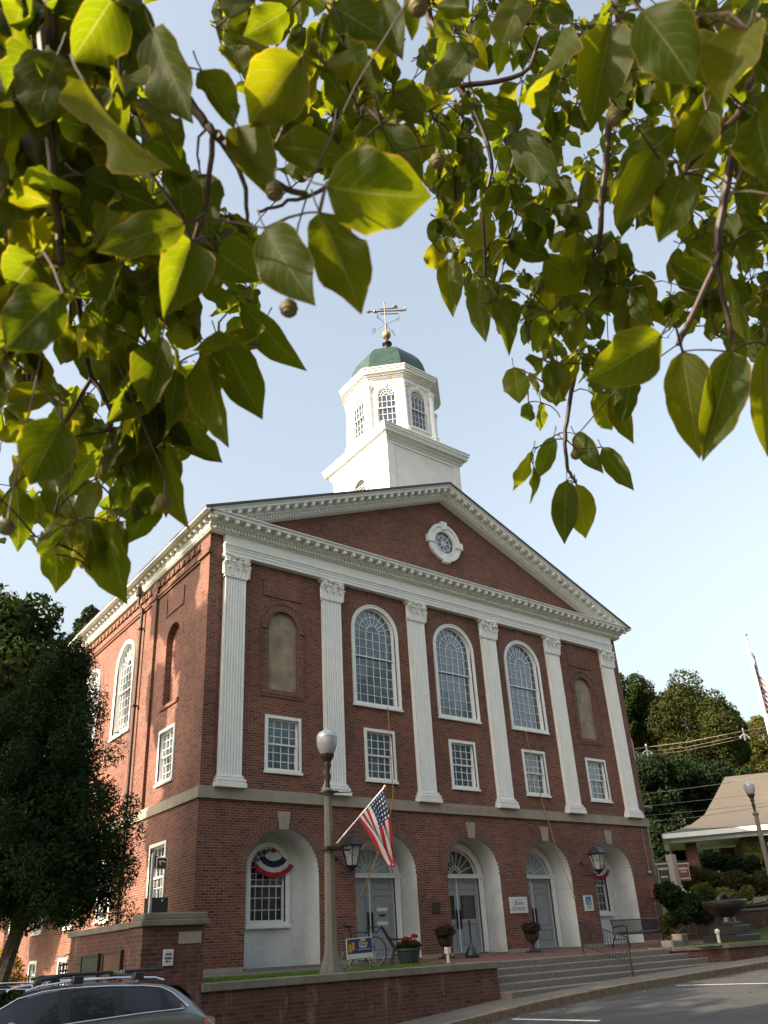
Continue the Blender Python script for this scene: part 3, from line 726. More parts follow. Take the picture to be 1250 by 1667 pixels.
mb.prism([(-TY-.07,18.52),(-TY+.07,18.52),(-TY+.11,18.82),(-TY-.11,18.82)], -.11, 0)
mb.box(-TY-.15, -TY+.15, -.14, 0, 18.82, 18.87)
lv = mb.build('louvre_frame', M['trim'], tow)
mb = MB(Tw)
for k in range(18): z = 16.3+k*.105; mb.hexa([(-TY-.42,-.05,z),(-TY+.42,-.05,z),(-TY+.42,.02,z+.05),(-TY-.42,.02,z+.05),(-TY-.42,-.05,z+.02),(-TY+.42,-.05,z+.02),(-TY+.42,.02,z+.07),(-TY-.42,.02,z+.07)])
mb.build('louvre_slats', M['trim'], tow, smooth=False)
mb = MB(Tw); mb.add([(x,-.004,z) for x, z in archpts(-TY,.42,16.2,18.0,16)], [tuple(range(19))]); mb.build('louvre_backing', M['black'], tow, smooth=False)
# octagon
AP = 1.87; k8 = 1/cos(pi/8)
oct_ = MB(); r = AP*k8
def octring(mb, a0, a1, z0, z1): mb.lathe([(a0*k8, z0), (a1*k8, z1)], (0, TY, 0), 8, pi/8, cap=True)
walls = MB(); wmeta = []
for k in range(8):
    ang = k*pi/4     # outward direction angle from -y, clockwise seen from above
    T = TR((0, TY, 0)) @ Matrix.Rotation(ang, 4, 'Z') @ TR((0, -AP, 0)); walls.T = T
    hs = AP*math.tan(pi/8)
    face_holes(walls, rectpts(-hs, hs, 19.9, 23.2), [archpts(0, .44, 20.72, 22.36, 16)], 0)
    wmeta.append(T)
bel = walls.build('belfry', M['clap'], hall, smooth=False)
mb = MB(); octring(mb, AP+.07, AP+.07, 19.99, 20.12); octring(mb, AP+.05, AP+.05, 20.40, 20.46); mb.build('belfry_sill_band', M['trim'], bel, smooth=False)
mb = MB()
for (a, z0, z1) in ((.03,22.86,22.95),(.07,22.95,23.0),(.02,23.0,23.22),(.08,23.22,23.27),(.13,23.27,23.34),(.22,23.34,23.40),(.32,23.40,23.50),(.36,23.50,23.60),(.40,23.60,23.66)): octring(mb, AP+a, AP+a, z0, z1)
mb.build('belfry_cornice', M['trim'], bel, smooth=False)
mb = MB()
for k in range(8):   # corner columns on pedestals
    mb = MB()
    an = -pi/2+pi/8+k*pi/4; R_ = AP*k8; cx, cy = (R_+.0)*cos(an), TY+(R_+.0)*sin(an)
    mb.lathe([(.20,20.0),(.20,20.40),(.235,20.42),(.235,20.50),(.19,20.52)], (cx,cy,0), 8, an); mb.lathe([(.165,20.5),(.165,20.56),(.14,20.60),(.125,22.62),(.15,22.64),(.15,22.68),(.13,22.70),(.19,22.80),(.20,22.86)], (cx,cy,0), 14)
    mb.build('belfry_column', M['trim'], bel)
for T in wmeta:
    arch_window(bel, T, 0, 20.70, 22.80, .46, fr=.05, cols=4, rows=3, rec=.07, glass='glassbelfry', fan=6, y0=-.02, name='belfry_window')
    mb = MB(T); ringband(mb, 0, 22.34, .47, .58, -.045, .0, 0, pi, 20)
    for s in (-1, 1): mb.box(s*.47, s*.56, -.04, 0, 20.6, 22.3); mb.box(s*.46, s*.60, -.055, 0, 22.26, 22.335)
    mb.prism([(-.05,22.84-.06),(.05,22.84-.06),(.075,22.99-.06),(-.075,22.99-.06)], -.085, 0); mb.build('window_hood', M['trim'], bel)
mb = MB(); prof = [(a_*.885, z_) for a_, z_ in [(2.10,23.661),(2.10,23.72),(2.02,23.76),(2.0,24.0),(1.96,24.35),(1.86,24.75),(1.68,25.15),(1.40,25.52),(1.05,25.82),(.62,26.05),(.22,26.18),(.12,26.22)]]
mb.lathe([(a*k8, z) for a, z in prof], (0, TY, 0), 8, pi/8)
dome = mb.build('dome', M['copper'], hall, ang=28)
mb = MB(); mb.lathe([(.20,26.15),(.14,26.3),(.10,26.42),(.2,26.5),(.2,26.56),(.11,26.64),(.15,26.72),(.24,26.80),(.24,26.86),(.10,26.93),(.08,27.2)], (0,TY,0), 14); mb.build('finial', M['black'], dome)
mb = MB(); mb.sphere((0,TY,27.40), .22, 20, 12); mb.build('gilded_ball', M['gold'], dome)
mb = MB(); mb.tube([(0,TY,27.6),(0,TY,28.1)], .05); mb.tube([(0,TY,28.1),(0,TY,29.45)], .03); mb.tube([(0,TY,29.45),(0,TY,29.6)], [.03,.005]); mb.sphere((0,TY,28.02), .07, 8, 6); mb.sphere((0,TY,29.4), .05, 8, 6)
VAZ = -.58; vx = Vector((rt.x, rt.y, 0)).normalized(); vx = Vector((cos(VAZ), sin(VAZ), 0))
def V(u, z, o=0):
    u = u*.70; return (vx.x*u-vx.y*o, TY+vx.y*u+vx.x*o, z)
Tz = .18
mb.tube([V(-1.15,28.88),V(1.35,28.98)], .035, 6)
for zz in (.14, -.16): mb.tube([V(-.35,28.90+zz*1.0),V(.95,28.97+zz*1.25)], .028, 6)
for u in (-.3,-.1,.1,.3,.5,.7,.9): mb.tube([V(u,28.79),V(u+.06,29.10)], .012, 4)
mb.tube([V(-1.35,28.87),V(-1.15,28.88),V(-1.13,28.88),V(-1.02,28.885)], [.005,.09,.09,.03], 6)
mb.sphere(V(-.72,28.89), .09, 8, 6); mb.sphere(V(-.55,28.9), .07, 8, 6)
mb.hexa([V(1.1,28.90,-.015),V(1.5,28.98,-.015),V(1.5,28.98,.015),V(1.1,28.90,.015),V(1.1,29.04,-.015),V(1.42,29.10,-.015),V(1.42,29.10,.015),V(1.1,29.04,.015)])
mb.tube([V(1.40,28.98),V(1.50,29.08),V(1.36,29.24)], [.05,.05,.01], 6); mb.tube([V(.65,29.15),V(.75,29.28),V(.95,29.22)], [.06,.07,.01], 6)
mb.build('weathervane', plain('dull_gilding', (.20,.17,.13), .5, metal=.5), dome)
mb = MB()
for k in range(4):
    a = k*pi/2+.35; e = Vector((cos(a), sin(a), 0)); mb.tube([(0,TY,28.05), (e.x*.62, TY+e.y*.62, 28.05)], .011, 5)
    p = Vector((e.x*.72, TY+e.y*.72, 28.05)); q_ = .10
    sh_ = [[(-1,-1),(-1,1),(1,-1),(1,1)], [(1,1),(-1,1),(-1,0),(1,0),(-1,0),(-1,-1),(1,-1)], [(1,1),(-1,.6),(-1,-.2),(1,-.3),(1,-1),(-1,-1)], [(-1,1),(-.5,-1),(0,.4),(.5,-1),(1,1)]][k]
    mb.tube([(p.x+e.x*u*q_, p.y+e.y*u*q_, p.z+v*q_*1.3) for u, v in sh_], .012, 5)
mb.build('compass_points', M['darkbrown'], dome)

# ------------------------------------------------------------------ ground, street, porch
def groundmat(name, a, b, c=None, sc=1.5, bmp=.4, rough=.95, sp=60):
    m, nt, bs = newmat(name); n = tex(nt, sc, 6, .7); col = ramp(nt, n.outputs[0], [(.3, a), (.68, b)])
    n2 = tex(nt, sp, 3); col = mixc(nt, .45, col, ramp(nt, n2.outputs[0], [(.35, tuple(x*.5 for x in a)), (.65, tuple(min(1, x*1.7) for x in b))]))
    nt.links.new(col, bs.inputs['Base Color']); bs.inputs['Roughness'].default_value = rough; bump(nt, bs, n2.outputs[0], bmp, .01); return m
M['kerb'] = plain('brown_kerb_granite', (.17,.125,.085), .85, var=.35, scale=8, bmp=.3)
M['asphalt'] = groundmat('asphalt', (.026,.027,.029), (.05,.05,.052), sc=.8, sp=90)
def cracks(mat, sc, dark, stain):
    nt = mat.node_tree; bs = nt.nodes['Principled BSDF']; src = bs.inputs['Base Color'].links[0].from_socket
    nz = tex(nt, 1.1, 5); v = N(nt, 'ShaderNodeTexVoronoi', feature='DISTANCE_TO_EDGE'); v.inputs['Scale'].default_value = sc
    tc = N(nt, 'ShaderNodeTexCoord'); ad = N(nt, 'ShaderNodeVectorMath', operation='MULTIPLY_ADD'); ad.inputs[1].default_value = (1.6,1.6,1.6); nt.links.new(nz.outputs['Color'], ad.inputs[0]); nt.links.new(tc.outputs['Object'], ad.inputs[2]); nt.links.new(ad.outputs[0], v.inputs['Vector'])
    k = ramp(nt, v.outputs['Distance'], [(.0, .75), (.012, 0.0)]); col = mixc(nt, k, src, dark)
    n2 = tex(nt, .35, 6, .7); col = mixc(nt, ramp(nt, n2.outputs[0], [(.55, 0.0), (.68, .5)]), col, stain)
    nt.links.new(col, bs.inputs['Base Color'])
cracks(M['asphalt'], .35, (.012,.012,.012), (.075,.072,.068))
M['sidewalk'] = groundmat('sidewalk_concrete', (.085,.076,.066), (.14,.125,.107), sc=1.2, sp=120, bmp=.2)
cracks(M['sidewalk'], .5, (.03,.027,.024), (.06,.052,.045))
M['soil'] = groundmat('lawn_soil', (.025,.05,.012), (.06,.10,.025), sc=2)
M['paint'] = plain('road_paint', (.55,.55,.55), .7, var=.25, scale=25)
def groundZ(x, y):
    if y < -23.5: return g(x)-.15
    if y < -6.2: return g(x)-.45
    if -14.5 < x < 10.5 and y < 25.5 and x > -9.9: return -1.3 if y < 3 else H(x, y)-.4
    if -13.6 < x < 10.5 and y < 0: return -1.4
    return H(x, y)
struct(sheet('ground', sorted(lin(-70,90,80)+[-13.61,-13.5,-9.95,-9.85,10.45,10.55]), sorted(lin(-60,90,75)+[-6.19,-6.21,-.02,.02]), groundZ, M['soil']))
struct(sheet('far_ground', [-1500,-70.5], [-1500, 1500], lambda x,y: -6, M['soil']))
struct(sheet('road', lin(-60,60,60), [-17.9,-14,-11,-7.74], lambda x,y: g(x)-.155-.012*max(0,-7.74-y) , M['asphalt']))
struct(sheet('far_sidewalk', lin(-60,60,60), [-24,-17.88], lambda x,y: g(x)-.13, M['sidewalk']))
xs = lin(-11.2,30,60)
struct(sheet('sidewalk', xs, [-7.60,-6.38], lambda x,y: g(x)+.002, M['sidewalk']))
mb = MB()
for a, b in zip(xs[:-1], xs[1:]): mb.hexa([(a+.004,-7.75,g(a)-.5),(b-.004,-7.75,g(b)-.5),(b-.004,-7.6,g(b)-.5),(a+.004,-7.6,g(a)-.5),(a+.004,-7.75,g(a)-.005),(b-.004,-7.75,g(b)-.005),(b-.004,-7.6,g(b)+.003),(a+.004,-7.6,g(a)+.003)])
struct(mb.build('kerb', M['kerb'], None))
mb = MB()
def stripe(xa, ya, xb, yb, w_):
    dx, dy = xb-xa, yb-ya; L = sqrt(dx*dx+dy*dy); nx, ny = -dy/L*w_/2, dx/L*w_/2; n = 8
    for i in range(n):
        q0, q1 = i/n, (i+1)/n; pts = [(xa+dx*q0-nx, ya+dy*q0-ny), (xa+dx*q1-nx, ya+dy*q1-ny), (xa+dx*q1+nx, ya+dy*q1+ny), (xa+dx*q0+nx, ya+dy*q0+ny)]
        mb.add([(x, y, g(x)-.150-.012*max(0,-7.74-y)) for x, y in pts], [(0,3,2,1) if False else (0,1,2,3)])
stripe(-6.72,-7.95,-6.48,-9.9,.11); stripe(-1.45,-8.05,-.83,-10.0,.11); stripe(4.2,-8.05,4.8,-10.0,.11); stripe(-12,-7.95,-11.8,-9.9,.11)
struct(mb.build('road_marking', M['paint'], None, smooth=False))
struct(sheet('porch_paving', [-5.6, 9.9], [-5.0,-2.5,LD-.02], lambda x,y: -.05+.018*y, M['paver']))
mb = MB(); mb.box(-5.6, 9.9, -4.99, -4.9, -1.4, -.16); struct(mb.build('porch_base', M['granite'], None))
# granite steps
step = thing('entrance_steps', 'broad granite steps with worn treads rising from the sidewalk to the brick porch', 'steps', (0,-5.5,-.6))
for k in range(5):
    ztop = -.14-.143*k; y0 = -5.0-.345*k; xr = [2.35, 2.75, 3.15, 3.5, 3.75][k]
    mb = MB(); x = -5.50; cuts = [[-5.5,-2.9,.3,xr],[-5.5,-4.1,-1.2,1.4,xr],[-5.5,-3.2,-.2,xr],[-5.5,-4.4,-1.7,.9,xr],[-5.5,-2.5,.8,xr]][k]
    for a, b in zip(cuts[:-1], cuts[1:]): mb.bevbox(a+.004, b-.004, y0-.36, y0+.08 if k else y0+.22, ztop-.40, ztop, .018)
    mb.build('step', M['granite'], step)
# retaining wall of the lawn bed
rw = thing('garden_wall', 'low brick retaining wall with stone coping in front of the lawn bed left of the steps', 'wall', (-9,-6.2,-1))
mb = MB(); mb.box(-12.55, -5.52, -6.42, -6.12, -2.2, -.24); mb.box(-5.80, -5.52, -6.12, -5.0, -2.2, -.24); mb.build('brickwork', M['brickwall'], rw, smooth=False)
for a, b in ((-12.52,-10.2),(-10.195,-7.9),(-7.895,-5.46)):
    mb = MB(); mb.bevbox(a, b, -6.48, -6.06, -.24, -.10, .012); mb.build('coping_stone', M['capstone'], rw)
mb = MB(); mb.bevbox(-5.86, -5.46, -6.055, -5.0, -.24, -.10, .012); mb.build('coping_stone', M['capstone'], rw)
bed = struct(sheet('lawn_bed', lin(-13.5,-5.8,10), lin(-6.12,-1.9,6), lambda x,y: -.17+.012*(y+6), M['soil']))
struct(sheet('path', [-13.4,-5.58], [-3.0,-.06], lambda x,y: -.115+.02*(y+3), M['sidewalk']))
mb = MB(); mb.box(-12.6,-5.6,-3.06,-2.98,-.4,-.09); struct(mb.build('lawn_edging', plain('pale_edging', (.5,.5,.47), .8), None))
def grass(name, x0, x1, y0, y1, n, h, zf, mat, seed=1):
    r = np.random.default_rng(seed); X = r.uniform(x0, x1, n); Y = r.uniform(y0, y1, n); Z = np.array([zf(a, b) for a, b in zip(X, Y)])
    an = r.uniform(0, 2*pi, n); hh = h*r.uniform(.5, 1.3, n); w_ = .006*r.uniform(.7, 1.5, n); lx = r.normal(0, .35, n)*hh; ly = r.normal(0, .35, n)*hh
    V_ = np.zeros((n, 4, 3)); V_[:,0] = np.c_[X-np.cos(an)*w_, Y-np.sin(an)*w_, Z]; V_[:,1] = np.c_[X+np.cos(an)*w_, Y+np.sin(an)*w_, Z]
    V_[:,2] = np.c_[X+lx*.5+np.cos(an)*w_*.7, Y+ly*.5+np.sin(an)*w_*.7, Z+hh*.6]; V_[:,3] = np.c_[X+lx, Y+ly, Z+hh]
    o = fastmesh(name, V_.reshape(-1,3), np.arange(n*4).reshape(n,4), mat, col=np.repeat(r.uniform(0,1,n),4)); o['kind'] = 'stuff'; o['label'] = 'short green grass growing behind the brick wall'; o['category'] = 'grass'; return o
def leafy(name, cols, trans=.35, rough=.55, tv=.6):
    m, nt, b = newmat(name)
    at_ = N(nt, 'ShaderNodeAttribute', attribute_name='tint'); n = tex(nt, .9, 3)
    ad = N(nt, 'ShaderNodeMath', operation='MULTIPLY_ADD'); nt.links.new(at_.outputs['Fac'], ad.inputs[0]); ad.inputs[1].default_value = tv; 
    sb_ = N(nt, 'ShaderNodeMath', operation='MULTIPLY_ADD'); nt.links.new(n.outputs[0], sb_.inputs[0]); sb_.inputs[1].default_value = .9; sb_.inputs[2].default_value = -.25
    nt.links.new(sb_.outputs[0], ad.inputs[2])
    col = ramp(nt, ad.outputs[0], [(i/(len(cols)-1), c) for i, c in enumerate(cols)])
    nt.links.new(col, b.inputs['Base Color']); b.inputs['Roughness'].default_value = .8; b.inputs['Specular IOR Level'].default_value = .12
    t = N(nt, 'ShaderNodeBsdfTranslucent'); tc_ = mixc(nt, 1.0, col, (1.5,1.5,.5), 'MULTIPLY'); nt.links.new(tc_, t.inputs[0])
    mx = N(nt, 'ShaderNodeMixShader'); mx.inputs[0].default_value = trans
    nt.links.new(b.outputs[0], mx.inputs[1]); nt.links.new(t.outputs[0], mx.inputs[2]); nt.links.new(mx.outputs[0], nt.nodes['Material Output'].inputs[0]); return m
M['grass'] = leafy('grass_blades', [(.05,.10,.02), (.09,.17,.035), (.16,.2,.05)], .3)
grass('grass', -12.5, -5.85, -6.05, -3.1, 26000, .075, lambda x,y: -.17+.012*(y+6), M['grass'], 3)

# ------------------------------------------------------------------ trees
M['bark'] = plain('bark', (.075,.055,.04), .95, var=.5, scale=9, bmp=.8)
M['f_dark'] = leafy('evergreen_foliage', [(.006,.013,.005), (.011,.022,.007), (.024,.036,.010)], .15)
M['f_arb'] = leafy('arborvitae_foliage', [(.010,.021,.007), (.020,.038,.011), (.042,.060,.017)], .14)
M['f_mid'] = leafy('green_foliage', [(.010,.019,.006), (.021,.036,.009), (.045,.06,.015)], .25)
M['f_olive'] = leafy('olive_foliage', [(.013,.020,.006), (.030,.038,.009), (.075,.068,.016)], .25)
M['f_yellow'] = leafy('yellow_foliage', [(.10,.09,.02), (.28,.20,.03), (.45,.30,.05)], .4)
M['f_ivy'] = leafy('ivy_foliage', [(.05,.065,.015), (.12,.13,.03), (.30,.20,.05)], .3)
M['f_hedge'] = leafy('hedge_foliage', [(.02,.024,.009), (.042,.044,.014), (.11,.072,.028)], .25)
def clumps(blobs, n, size, seed, shell=.55, flat=.0, up_=.25, aspect=.6):
    """leaf quads scattered through ellipsoidal clumps: blobs = [(centre, radii)]"""
    r = np.random.default_rng(seed); vol = np.array([b[1][0]*b[1][1]*b[1][2] for b in blobs])**.75; pick = r.choice(len(blobs), n, p=vol/vol.sum())
    Cn = np.array([b[0] for b in blobs])[pick]; Rd = np.array([b[1] for b in blobs])[pick]
    d = r.normal(size=(n,3)); d /= np.linalg.norm(d, axis=1)[:,None]; rad = shell+(1-shell)*r.uniform(0,1,n)**.5; rad *= r.normal(1, .07, n)
    P = Cn+d*Rd*rad[:,None]
    nrm = d+r.normal(0,.8,size=(n,3)); nrm[:,2] += up_; nrm /= np.linalg.norm(nrm,axis=1)[:,None]
    a = np.cross(nrm, r.normal(size=(n,3))); a /= np.linalg.norm(a,axis=1)[:,None]; b = np.cross(nrm, a)
    s = size*r.uniform(.6,1.4,n)[:,None]; w_ = s*aspect
    V_ = np.stack([P-a*s, P-b*w_*.9, P+a*s, P+b*w_*.9], 1)
    return V_.reshape(-1,3), np.arange(n*4).reshape(n,4), np.repeat(r.uniform(0,1,n),4)
def foliage(name, blobs, n, size, seed, mat, parent, **k):
    V_, F_, t = clumps(blobs, n, size, seed, **k); return fastmesh(name, V_, F_, mat, parent, col=t)
def deciduous(px, py, dist, rpx, rpy, label, mat, seed, n=9000, size=.16, cat='tree', name='tree', base=None, group=None, nb=26):
    """crown centre given by where it stands; trunk runs down to the terrain"""
    c = at(px, py, dist); rx = rpx*dist/F; rz_ = rpy*dist/F; rnd = random.Random(seed)
    gz_ = base if base is not None else H(c.x, c.y)
    t = thing(name, label, cat, (c.x, c.y, gz_), group)
    blobs = []
    for k in range(nb):
        while True:
            d = Vector((rnd.uniform(-1,1), rnd.uniform(-1,1), rnd.uniform(-1,1)))
            if d.length < 1: break
        q = rnd.uniform(.24,.42); sc = .80
        blobs.append(((c.x+d.x*rx*sc, c.y+d.y*rx*sc, c.z+d.z*rz_*sc), (rx*q, rx*q, rz_*q*.8)))
    foliage('crown', blobs, n, size, seed, mat, t)
    mb = MB(); mb.tube([(c.x, c.y, gz_-.5), (c.x+.1, c.y, (gz_+c.z)/2), (c.x, c.y, c.z+rz_*.3)], [rx*.09, rx*.065, rx*.02], 8)
    for b_ in blobs[:9]: mb.tube([(c.x, c.y, gz_+(c.z-gz_)*.55), ((c.x+b_[0][0])/2, (c.y+b_[0][1])/2, (c.z*.5+b_[0][2]*.5)-.2*rz_), b_[0]], [rx*.045, rx*.03, rx*.01], 5)
    mb.build('trunk', M['bark'], t); return t
# dense arborvitae beside the hall, two leaning stems
ab = thing('arborvitae', 'tall dark evergreen with leaning stems in front of the hall left flank', 'tree', (-13.6,.3,-1.2))
blobs = []; rnd = random.Random(5)
for k in range(330):
    t = rnd.uniform(0, 1)**1.35; z = 1.45+6.6*t; R_ = (2.6*(1-t)**.62+.10) * (1 if t > .06 else .8+.2*t/.06)
    a = rnd.uniform(0, 2*pi); q = R_*rnd.uniform(.35,.98)
    blobs.append(((-13.62+q*cos(a), .3+q*sin(a), z+rnd.uniform(-.25,.25)), (.30,.30,.46)))
for k in range(150):
    a = rnd.uniform(0, 2*pi); q = rnd.uniform(.2,2.4); blobs.append(((-15.3+q*cos(a), 1.5+q*sin(a), rnd.uniform(1.5,6.6)), (.42,.42,.5)))
Va, Fa, ta = clumps(blobs, 190000, .042, 5, up_=.6, aspect=.42, shell=.3)
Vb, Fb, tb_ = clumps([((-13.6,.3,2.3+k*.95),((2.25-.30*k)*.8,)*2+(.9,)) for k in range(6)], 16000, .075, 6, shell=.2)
fastmesh('crown', np.concatenate([Va,Vb]), np.concatenate([Fa, Fb+len(Va)]), M['f_arb'], ab, col=np.concatenate([ta, tb_*.3]))  # core leaves tinted darker, shade inside the crown put into their colour
mb = MB()
mb.tube([(-14.6,.1,-1.6), (-14.1,.2,.6), (-13.7,.3,2.4), (-13.6,.3,6.5)], [.19,.16,.13,.03], 10); mb.tube([(-15.05,.2,-1.7), (-14.75,.3,1.2), (-14.4,.35,3.5)], [.15,.12,.05], 9)
for k in range(34):
    b_ = blobs[k*3]; z = max(1.0, b_[0][2]-.5); mb.tube([(-13.75,.3,z), b_[0]], [.035,.008], 5)
mb.build('trunk', M['bark'], ab)
deciduous(-15, 1075, 38, 135, 150, 'tall dark oak with a ragged top behind the evergreen at the far left', M['f_mid'], 11, 15000, .17)
deciduous(150, 1040, 56, 42, 50, 'green treetop showing over the hall eaves behind the evergreen', M['f_mid'], 12, 6000, .17)
deciduous(-60, 1330, 30, 110, 180, 'dark leafy tree filling the left edge behind the evergreen', M['f_mid'], 13, 9000, .16)
WT = [((1018,1150,78,42,60), 'f_mid', 'dark green tree whose top edges out beside the hall right corner'),
      ((1062,1175,80,50,72), 'f_olive', 'olive green tree right of the hall, second highest on the wooded hill'),
      ((1128,1180,76,72,88), 'f_olive', 'broad round topped tree forming the highest crown on the wooded hill'),
      ((1180,1200,84,34,55), 'f_mid', 'narrow shoulder tree right of the highest crown on the hill'),
      ((1232,1225,92,46,62), 'f_yellow2', 'yellowing tree behind the flagpole at the right edge'),
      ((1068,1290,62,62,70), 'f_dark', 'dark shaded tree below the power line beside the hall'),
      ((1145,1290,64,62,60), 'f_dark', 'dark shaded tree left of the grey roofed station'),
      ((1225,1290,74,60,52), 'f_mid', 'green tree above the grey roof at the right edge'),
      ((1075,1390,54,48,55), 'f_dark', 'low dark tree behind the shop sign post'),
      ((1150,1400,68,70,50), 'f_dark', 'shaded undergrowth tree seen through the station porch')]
M['f_yellow2'] = leafy('turning_foliage', [(.035,.042,.011), (.08,.082,.018), (.16,.13,.03)], .35)
for k, (a, m_, lb) in enumerate(WT): deciduous(a[0], a[1], a[2], a[3], a[4], lb, M[m_], 40+k, 30000, .135, nb=44)
ys = thing('yellow_shrub', 'small shrub with yellow autumn leaves against the sunlit brick flank', 'shrub', tuple(at(18,1640,24)))
c = at(16,1592,24); foliage('leaves', [((c.x+dx, c.y, c.z+dz), (.38,.38,.42)) for dx, dz in ((0,.2),(-.3,-.1),(.25,-.3),(0,-.5),(-.2,.5))], 2600, .05, 9, M['f_yellow'], ys)
mb = MB(); 
for k in range(6): mb.tube([(c.x, c.y, c.z-1.4), (c.x+.3*cos(k), c.y+.3*sin(k), c.z+.4)], [.02,.005], 5)
mb.build('stems', M['bark'], ys)
# trees out of frame on the left: the park whose shade falls on the street and the flank
def shade(x, y, z, rx, rz_, seed, n, label, q0=.22, q1=.38, nb=22):
    t = thing('park_tree', label, 'tree', (x, y, g(x))); rnd = random.Random(seed); blobs = []
    for k in range(nb):
        d = Vector((rnd.gauss(0,.5), rnd.gauss(0,.5), rnd.gauss(0,.45))); q = rnd.uniform(q0,q1); blobs.append(((x+d.x*rx, y+d.y*rx, z+d.z*rz_), (rx*q, rx*q, rz_*q)))
    foliage('crown', blobs, n, .2, seed, M['f_mid'], t); mb = MB(); mb.tube([(x,y,g(x)-1),(x,y,z)], [.3,.12], 8); mb.build('trunk', M['bark'], t)
shade(-24.5, 4.4, 14.6, 3.4, 5.2, 71, 15000, 'tall park tree casting dappled shade on the hall corner', .12, .24, 34)
shade(-35, 1.0, 20.5, 5.5, 4.5, 76, 14000, 'tallest unseen tree behind the others, added to shade the steps', .12, .26, 40)  # extra unseen tree put in to block sun from the right foreground
shade(-25.5, -1.5, 8.5, 3.6, 4.0, 72, 7000, 'park tree nearest the street corner')
shade(-31, -5.5, 9.5, 4.2, 5.0, 73, 7000, 'park tree over the street')
shade(-33, .5, 11, 4.2, 5.0, 74, 7000, 'park tree deeper in the park')
shade(-38, -9.5, 12, 5, 5.5, 75, 8000, 'park tree far down the street')

shade(-30, -30, 9, 6.5, 7.5, 81, 12000, 'street tree across the road, far left behind the camera')
shade(-19, -31, 10, 6.5, 8, 82, 12000, 'street tree across the road directly behind the camera')
shade(-8, -29.5, 11, 6.5, 9.5, 83, 12000, 'street tree across the road opposite the left arches')
shade(3, -30, 12.5, 6.5, 11, 84, 12000, 'street tree across the road opposite the steps')
shade(14, -30, 12.5, 6.5, 11, 85, 12000, 'street tree across the road opposite the fountain')
shade(25, -28, 11, 6.5, 9, 86, 12000, 'street tree across the road far to the right')

# ------------------------------------------------------------------ right side: brick wall, lawns, station house
bw = thing('street_wall', 'long brick retaining wall with stone coping behind the granite fountain', 'wall', (16,3,0))
mb = MB(); mb.hexa([(9.95,3,-1.2),(34,3,-1.2),(34,3.3,-1.2),(9.95,3.3,-1.2),(9.95,3,.86),(34,3,1.32),(34,3.3,1.32),(9.95,3.3,.86)]); mb.build('brickwork', M['brickwall'], bw, smooth=False)
mb = MB(); mb.hexa([(9.95,2.94,.862),(34,2.94,1.322),(34,3.4,1.322),(9.95,3.4,.862),(9.95,2.94,.98),(34,2.94,1.44),(34,3.4,1.44),(9.95,3.4,.98)]); mb.build('coping', M['capstone'], bw)
def HZ2(x, y): return .93+.019*(x-9.95)+.045*max(0, y-3.4)+.035*max(0,x-18)
struct(sheet('upper_lawn', lin(9.95,60,25), lin(3.38,40,18), lambda x,y: max(HZ2(x,y), H(x,y)-.1), M['soil']))
fr = struct(sheet('front_lawn', [3.0,9.9,16,30], [-6.3,-5,3], lambda x,y: -.14 if x < 9.95 or y < 0 else -.06, M['soil']))
mb = MB(); 
lw = thing('fountain_wall', 'low brick wall with stone coping curving round the fountain bed right of the steps', 'wall', (5,-6.3,-.5))
pts = [(2.2,-4.75),(2.5,-5.3),(3.0,-5.75),(3.75,-6.35),(5.2,-6.42),(8,-6.42),(14,-6.42),(24,-6.42)]
mb = MB(); cp = MB()
for (a, b), (c_, d) in zip(pts[:-1], pts[1:]):
    dx, dy = c_-a, d-b; L = sqrt(dx*dx+dy*dy); nx, ny = -dy/L*.28, dx/L*.28; z = -.22
    mb.hexa([(a,b,-1.3),(c_,d,-1.3),(c_+nx,d+ny,-1.3),(a+nx,b+ny,-1.3),(a,b,z),(c_,d,z),(c_+nx,d+ny,z),(a+nx,b+ny,z)])
    e = -.18; ex, ey = nx*e, ny*e
    cp.hexa([(a+ex,b+ey,z),(c_+ex,d+ey,z),(c_+nx*1.15,d+ny*1.15,z),(a+nx*1.15,b+ny*1.15,z),(a+ex,b+ey,z+.11),(c_+ex,d+ey,z+.11),(c_+nx*1.15,d+ny*1.15,z+.11),(a+nx*1.15,b+ny*1.15,z+.11)])
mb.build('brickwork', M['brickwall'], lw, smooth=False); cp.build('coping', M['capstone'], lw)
# upper street beyond the wall
P0, P1, P2 = at(1140,1471,40), at(1262,1465,40), at(1262,1478,34); 
def band(name, pts, mat, dz=.0):
    mb = MB(); mb.add([(p.x, p.y, p.z+dz) for p in pts], [tuple(range(len(pts)))]); return mb.build(name, mat, None, smooth=False)
uz = 1.62
a, b, c_, d = onZ(1148,1470,uz), onZ(1275,1464,uz), onZ(1275,1480,1.45), onZ(1140,1484,1.45)
struct(band('upper_road', [a,b,c_,d], M['asphalt'])); 
mb = MB(); n_ = Vector((-(b-a).y, (b-a).x, 0)).normalized(); q = [a, b]
mb.hexa([(a.x,a.y,1.3),(b.x,b.y,1.3),(b.x+n_.x*.4,b.y+n_.y*.4,1.3),(a.x+n_.x*.4,a.y+n_.y*.4,1.3),(a.x,a.y,uz+.18),(b.x,b.y,uz+.18),(b.x+n_.x*.4,b.y+n_.y*.4,uz+.18),(a.x+n_.x*.4,a.y+n_.y*.4,uz+.18)])
struct(mb.build('upper_kerb', plain('pinkish_kerb', (.42,.33,.26), .9), None))  # pinkish stone colour of the upper kerb
